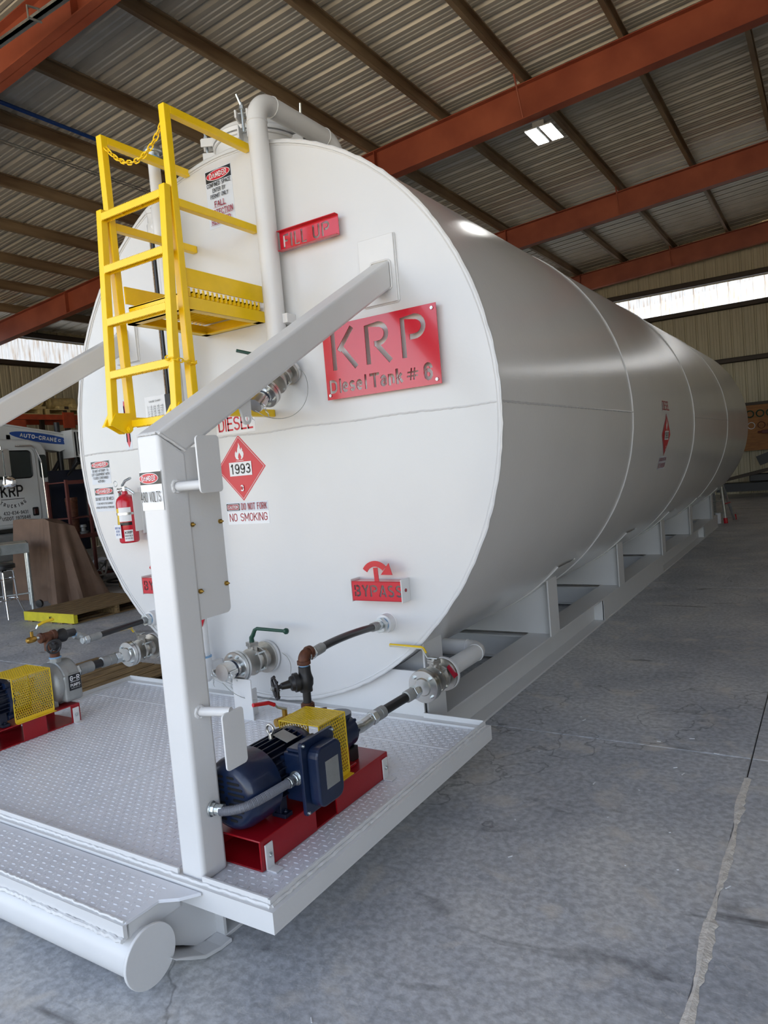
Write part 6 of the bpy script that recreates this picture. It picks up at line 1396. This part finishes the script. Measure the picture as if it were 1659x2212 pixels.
def racks():
    t = thing('steel_rack', 'orange-beamed storage rack high along the left wall', 'rack', (-13.5, 7.5, 0))
    for y in (4.6, 7.75, 10.9):
        for x in (-13.05, -14.1):
            bm = BM(); box(bm, x-.05, x+.05, y-.05, y+.05, 0, 3.75); obj('upright', bm, 'girt', t)
    for z in (3.42, 2.0):
        for x in (-13.0, -14.15):
            bm = BM(); box(bm, x-.03, x+.03, 4.6, 10.9, z, z+.12); obj('beam', bm, 'orange', t)
    bm = BM(); box(bm, -12.99, -12.95, 7.6, 7.9, 3.22, 3.6); obj('beam_end', bm, 'orange', t)
    bm = BM(); box(bm, -12.98, -12.9, 5.0, 6.6, 3.22, 3.4); obj('hung_box', bm, 'orange', t)
    for (y0, y1, lab) in ((6.05, 7.1, 'pale wooden pallet on the orange rack, left one'), (7.2, 8.3, 'pale wooden pallet on the orange rack, right one')):
        p = thing('pallet', lab, 'pallet', (-13.5, (y0+y1)/2, 3.545))
        for z in (3.545, 3.66):
            for k in range(5):
                bm = BM(); x = -14.0+k*.22; box(bm, x, x+.13, y0, y1, z, z+.02); obj('board', bm, 'cream', p)
        for y in (y0, (y0+y1)/2, y1-.08):
            bm = BM(); box(bm, -14.0, -12.99, y, y+.08, 3.565, 3.66); obj('stringer', bm, 'cream', p)
    f = thing('blower_fan', 'cream round blower fan on a pallet of the orange rack', 'fan', (-13.3, 6.75, 3.68))
    bm = BM(); tube(bm, [(-13.05, 6.95+.24*math.cos(a), 3.95+.24*math.sin(a)) for a in [2*PI*i/36 for i in range(36)]], .03, 8, close=True); obj('ring', bm, 'cream', f, smooth=True)
    bm = BM(); cyl(bm, (-13.5, 6.95, 3.95), (-13.06, 6.95, 3.95), .235, .235, n=32); obj('housing', bm, 'bucket', f, smooth=True)
    bm = BM(); cyl(bm, (-13.06, 6.95, 3.95), (-13.0, 6.95, 3.95), .06, n=16)
    for k in range(5): a = 2*PI*k/5; tube(bm, [(-13.03, 6.95, 3.95), (-13.03, 6.95+.23*math.cos(a), 3.95+.23*math.sin(a))], .014, 6)
    obj('hub', bm, 'cream', f); bm = BM(); box(bm, -13.5, -13.0, 6.6, 7.2, 3.68, 3.74); obj('foot', bm, 'cream', f)
    e = thing('old_gearbox', 'cream painted gearbox casting on the right rack pallet', 'machine', (-13.3, 7.8, 3.68))
    bm = BM(); cyl(bm, (-13.25, 7.35, 3.83), (-13.25, 8.1, 3.87), .14, .13, n=20); lathe(bm, (-13.25, 7.42, 3.84), (0, -1, 0), [(0, .17), (.05, .17), (.06, .1), (.1, .08)], 20); obj('casting', bm, 'cream', e, smooth=True)
    bm = BM(); box(bm, -13.5, -13.02, 7.55, 8.2, 3.68, 3.76); box(bm, -13.3, -13.0, 7.9, 8.05, 3.72, 3.82); obj('base', bm, 'cream', e, bevel=.01)
    bm = BM(); tube(bm, [(-13.2, 7.62, 3.97), (-13.2, 7.62, 4.06), (-13.2, 7.66, 4.08)], .012, 6); obj('hook', bm, 'cream', e)
    # low maroon shelf rack near the truck
    r = thing('parts_rack', 'dark maroon angle-iron shelf rack beside the tarp-covered machine', 'rack', (-8.2, 4.9, 0))
    for x in (-8.2, -8.75):
        for y in (4.29, 4.70, 5.9):
            if x < -8.5 and y == 4.70: continue
            bm = BM(); box(bm, x-.022, x+.022, y-.022, y+.022, 0, 1.85); obj('upright', bm, 'maroon', r)
    for z in (1.80, .86, .17):
        bm = BM(); box(bm, -8.75, -8.2, 4.29, 5.9, z, z+.02); obj('shelf', bm, 'maroon', r); bm = BM(); box(bm, -8.2, -8.17, 4.29, 5.9, z-.03, z+.035); obj('shelf_edge', bm, 'maroon', r)
    for (x, y, z, rr, h, m, lab) in ((-8.45, 4.52, 1.2, .1, .34, 'rust', 'rusty pipe flange stub on the maroon rack'), (-8.4, 4.5, .88, .085, .30, 'rust', 'dark rusty can on the maroon rack middle shelf'), (-8.4, 4.50, .19, .13, .36, 'bucket', 'ochre bucket on the bottom shelf of the maroon rack')):
        bm = BM(); lathe(bm, (x, y, z), (0, 0, 1), [(0, rr*.88), (.01, rr*.9), (h*.8, rr), (h*.82, rr*1.05), (h*.87, rr*1.05), (h*.88, rr), (h, rr)], 24); tag(obj('metal_can' if m != 'bucket' else 'bucket', bm, m, smooth=True), lab, 'can' if m != 'bucket' else 'bucket')
    bm = BM(); box(bm, -8.75, -8.2, 4.32, 5.9, 1.175, 1.195); obj('shelf', bm, 'maroon', r)
    bm = BM(); lathe(bm, (-8.25, 4.86, .31), (1, -.4, 0), [(-.35, .09), (-.1, .10), (-.09, .13), (0, .13), (.0, .08), (-.05, .075)], 24); tag(obj('pipe_spool', bm, 'wtag', smooth=True), 'white flanged pipe spool lying on the low rack shelf', 'pipe')
    bm = BM(); lathe(bm, (-8.35, 4.62, .88), (0, 0, 1), [(0, .07), (.05, .09), (.06, .05), (.12, .045), (.13, .07), (.17, .06)], 12); tag(obj('small_casting', bm, 'castst', smooth=True), 'small grey valve casting on the middle rack shelf', 'casting')
    # hose pile
    p = thing('hose_pile', 'tangled dark hoses heaped on the floor behind the pallet', 'hose', (-7.6, 4.7, 0)); random.seed(11)
    for k in range(9):
        cx, cy = -7.55+random.uniform(-.35, .35), 4.55+random.uniform(-.4, .5); rr = random.uniform(.22, .42); tl = random.uniform(-.6, .6)
        bm = BM(); tube(bm, [(cx+rr*math.cos(a), cy+rr*math.sin(a)*.8, .035+.05*k*.6+max(0, .16*math.sin(a+tl*3)+.1*math.sin(2*a))) for a in [2*PI*i/40 for i in range(40)]], .017, 6, close=True); obj('hose_coil', bm, 'rubber' if k % 3 else 'castst', p, smooth=True)
    # back wall
    b = thing('ring_board', 'brown plywood board of hanging rings on the end wall', 'board', (1.6, 19.1, 1.2))
    bm = BM(); box(bm, .2, 3.6, 19.02, 19.06, 1.2, 2.44); obj('panel', bm, 'ply', b); bm = BM(); box(bm, .2, 3.6, 18.98, 19.06, 2.44, 2.52); obj('top_batten', bm, 'girt', b)
    random.seed(3)
    for r_ in range(2):
        for k in range(8):
            x = .66+.245*k+(.02 if r_ else 0); z = 2.20-.32*r_; rr = .088 if k else .085; m = 'green' if r_ == 0 else ('wtag' if k == 1 else 'rust')
            bm = BM(); tube(bm, [(x+rr*math.cos(a), 19.0, z+rr*math.sin(a)) for a in [2*PI*i/28 for i in range(28)]], .016 if r_ == 0 else .010, 6, close=True)
            o_ = ['first', 'second', 'third', 'fourth', 'fifth', 'sixth', 'seventh', 'eighth'][k]; tag(obj('ring', bm, m, smooth=True), ('green ring, ', 'thin ring, ')[r_]+o_+' from the tank in the '+('upper', 'lower')[r_]+' row of the plywood board', 'ring', ('green rings in the upper row of the board', 'thin rings in the lower row of the board')[r_])
    tt = thing('bench_vise', 'dark red tool fixed to the plywood board right of the rings', 'tool', (1.4, 18.9, 1.65)); bm = BM(); box(bm, 1.18, 1.6, 18.86, 19.0, 1.64, 1.74); cyl(bm, (1.08, 18.92, 1.69), (1.2, 18.92, 1.69), .03, n=10); obj('body', bm, 'maroon', tt, bevel=.01)
    # dark trailer at the back
    tr = thing('dark_trailer', 'long dark trailer frame with tilted ramp along the end wall', 'trailer', (2, 18.2, 0))
    bm = BM(); box(bm, .1, 5.2, 17.9, 18.5, .16, .38); obj('bed_frame', bm, 'iron', tr)
    bm = BM(); prism(bm, [(.15, .40), (.16, .48), (2.2, .92), (2.2, .84)], XZ, 17.9, 18.4); obj('ramp', bm, 'girt', tr)
    bm = BM(); box(bm, .9, 1.6, 18.0, 18.3, .40, .60); obj('winch_box', bm, 'rubber', tr, bevel=.02)
    bm = BM(); vs = box(bm, 1.15, 1.6, 17.95, 18.3, .86, 1.12, None); bmesh.ops.rotate(bm, verts=bm.verts, cent=(1.3, 18.1, .9), matrix=Matrix.Rotation(-.35, 3, 'Y')); obj('black_case', bm, 'rubber', tr)
    for x in (2.6, 4.2):
        bm = BM(); lathe(bm, (x, 17.86, .27), (0, -1, 0), [(0, .1), (.01, .24), (.03, .27), (.18, .27), (.2, .22), (.21, .1)], 28); obj('wheel', bm, 'rubber', tr, smooth=True)
    for x in (.18,):
        bm = BM(); box(bm, x, x+.08, 17.95, 18.05, 0, .18); obj('stand_leg', bm, 'iron', tr)
    # step ladder at the far end
    s = thing('step_ladder', 'small aluminium stepladder with red feet at the far end of the tank', 'ladder', (1.05, 11.75, 0))
    for q, (x0, y0, x1, y1) in enumerate(((1.06, 11.62, .985, 11.80), (.74, 11.62, .82, 11.80), (1.14, 12.28, 1.0, 11.86), (.80, 12.28, .84, 11.86))):
        bm = BM(); tube(bm, [(x0, y0, .0), (x1, y1, .72)], .028, 8); r_ = obj('rail', bm, 'zinc', s, smooth=True)
        bm = BM(); cyl(bm, (x0, y0, 0), (x0-.008, y0+.02, .10), .036, n=10); obj('red_foot', bm, 'red', r_)
    for z in (.2, .42, .64):
        f_ = z/.72; bm = BM(); tube(bm, [(1.06-.075*f_, 11.62+.18*f_, z), (.74+.08*f_, 11.62+.18*f_, z)], .014, 8); obj('tread', bm, 'zinc', s)
    bm = BM(); tube(bm, [(1.0, 11.75, .35), (1.1, 12.05, .36)], .01, 6); obj('spreader', bm, 'red', s)
    bm = BM(); box(bm, .80, 1.01, 11.78, 11.88, .70, .74); obj('top_cap', bm, 'castst', s, bevel=.005)
    bm = BM(); cyl(bm, (.93, 11.62, 0), (.93, 11.62, .2), .05, n=20); tag(obj('white_bottle', bm, 'wtag', smooth=True, bevel=.01), 'white container on the floor by the stepladder', 'container')
racks()
def ceiling_bits():
    t = thing('strut_channel', 'grey strut channel clamped under the nearest red rafter at top left', 'bracket', (-3.2, 1.3, 6.2))
    z = roof_z(-3.3)-.5
    bm = BM(); box(bm, -4.3, -3.05, 1.42, 1.46, z-.10, z-.06); box(bm, -4.3, -3.05, 1.42, 1.424, z-.1, z-.03); obj('channel', bm, 'zinc', t)
    bm = BM(); tube(bm, [(-3.5, 1.44, z-.02), (-3.5, 1.30, z-.05), (-3.5, 1.30, z-.16), (-3.5, 1.44, z-.14)], .012, 8); obj('clamp_hook', bm, 'castst', t, smooth=True)
ceiling_bits()
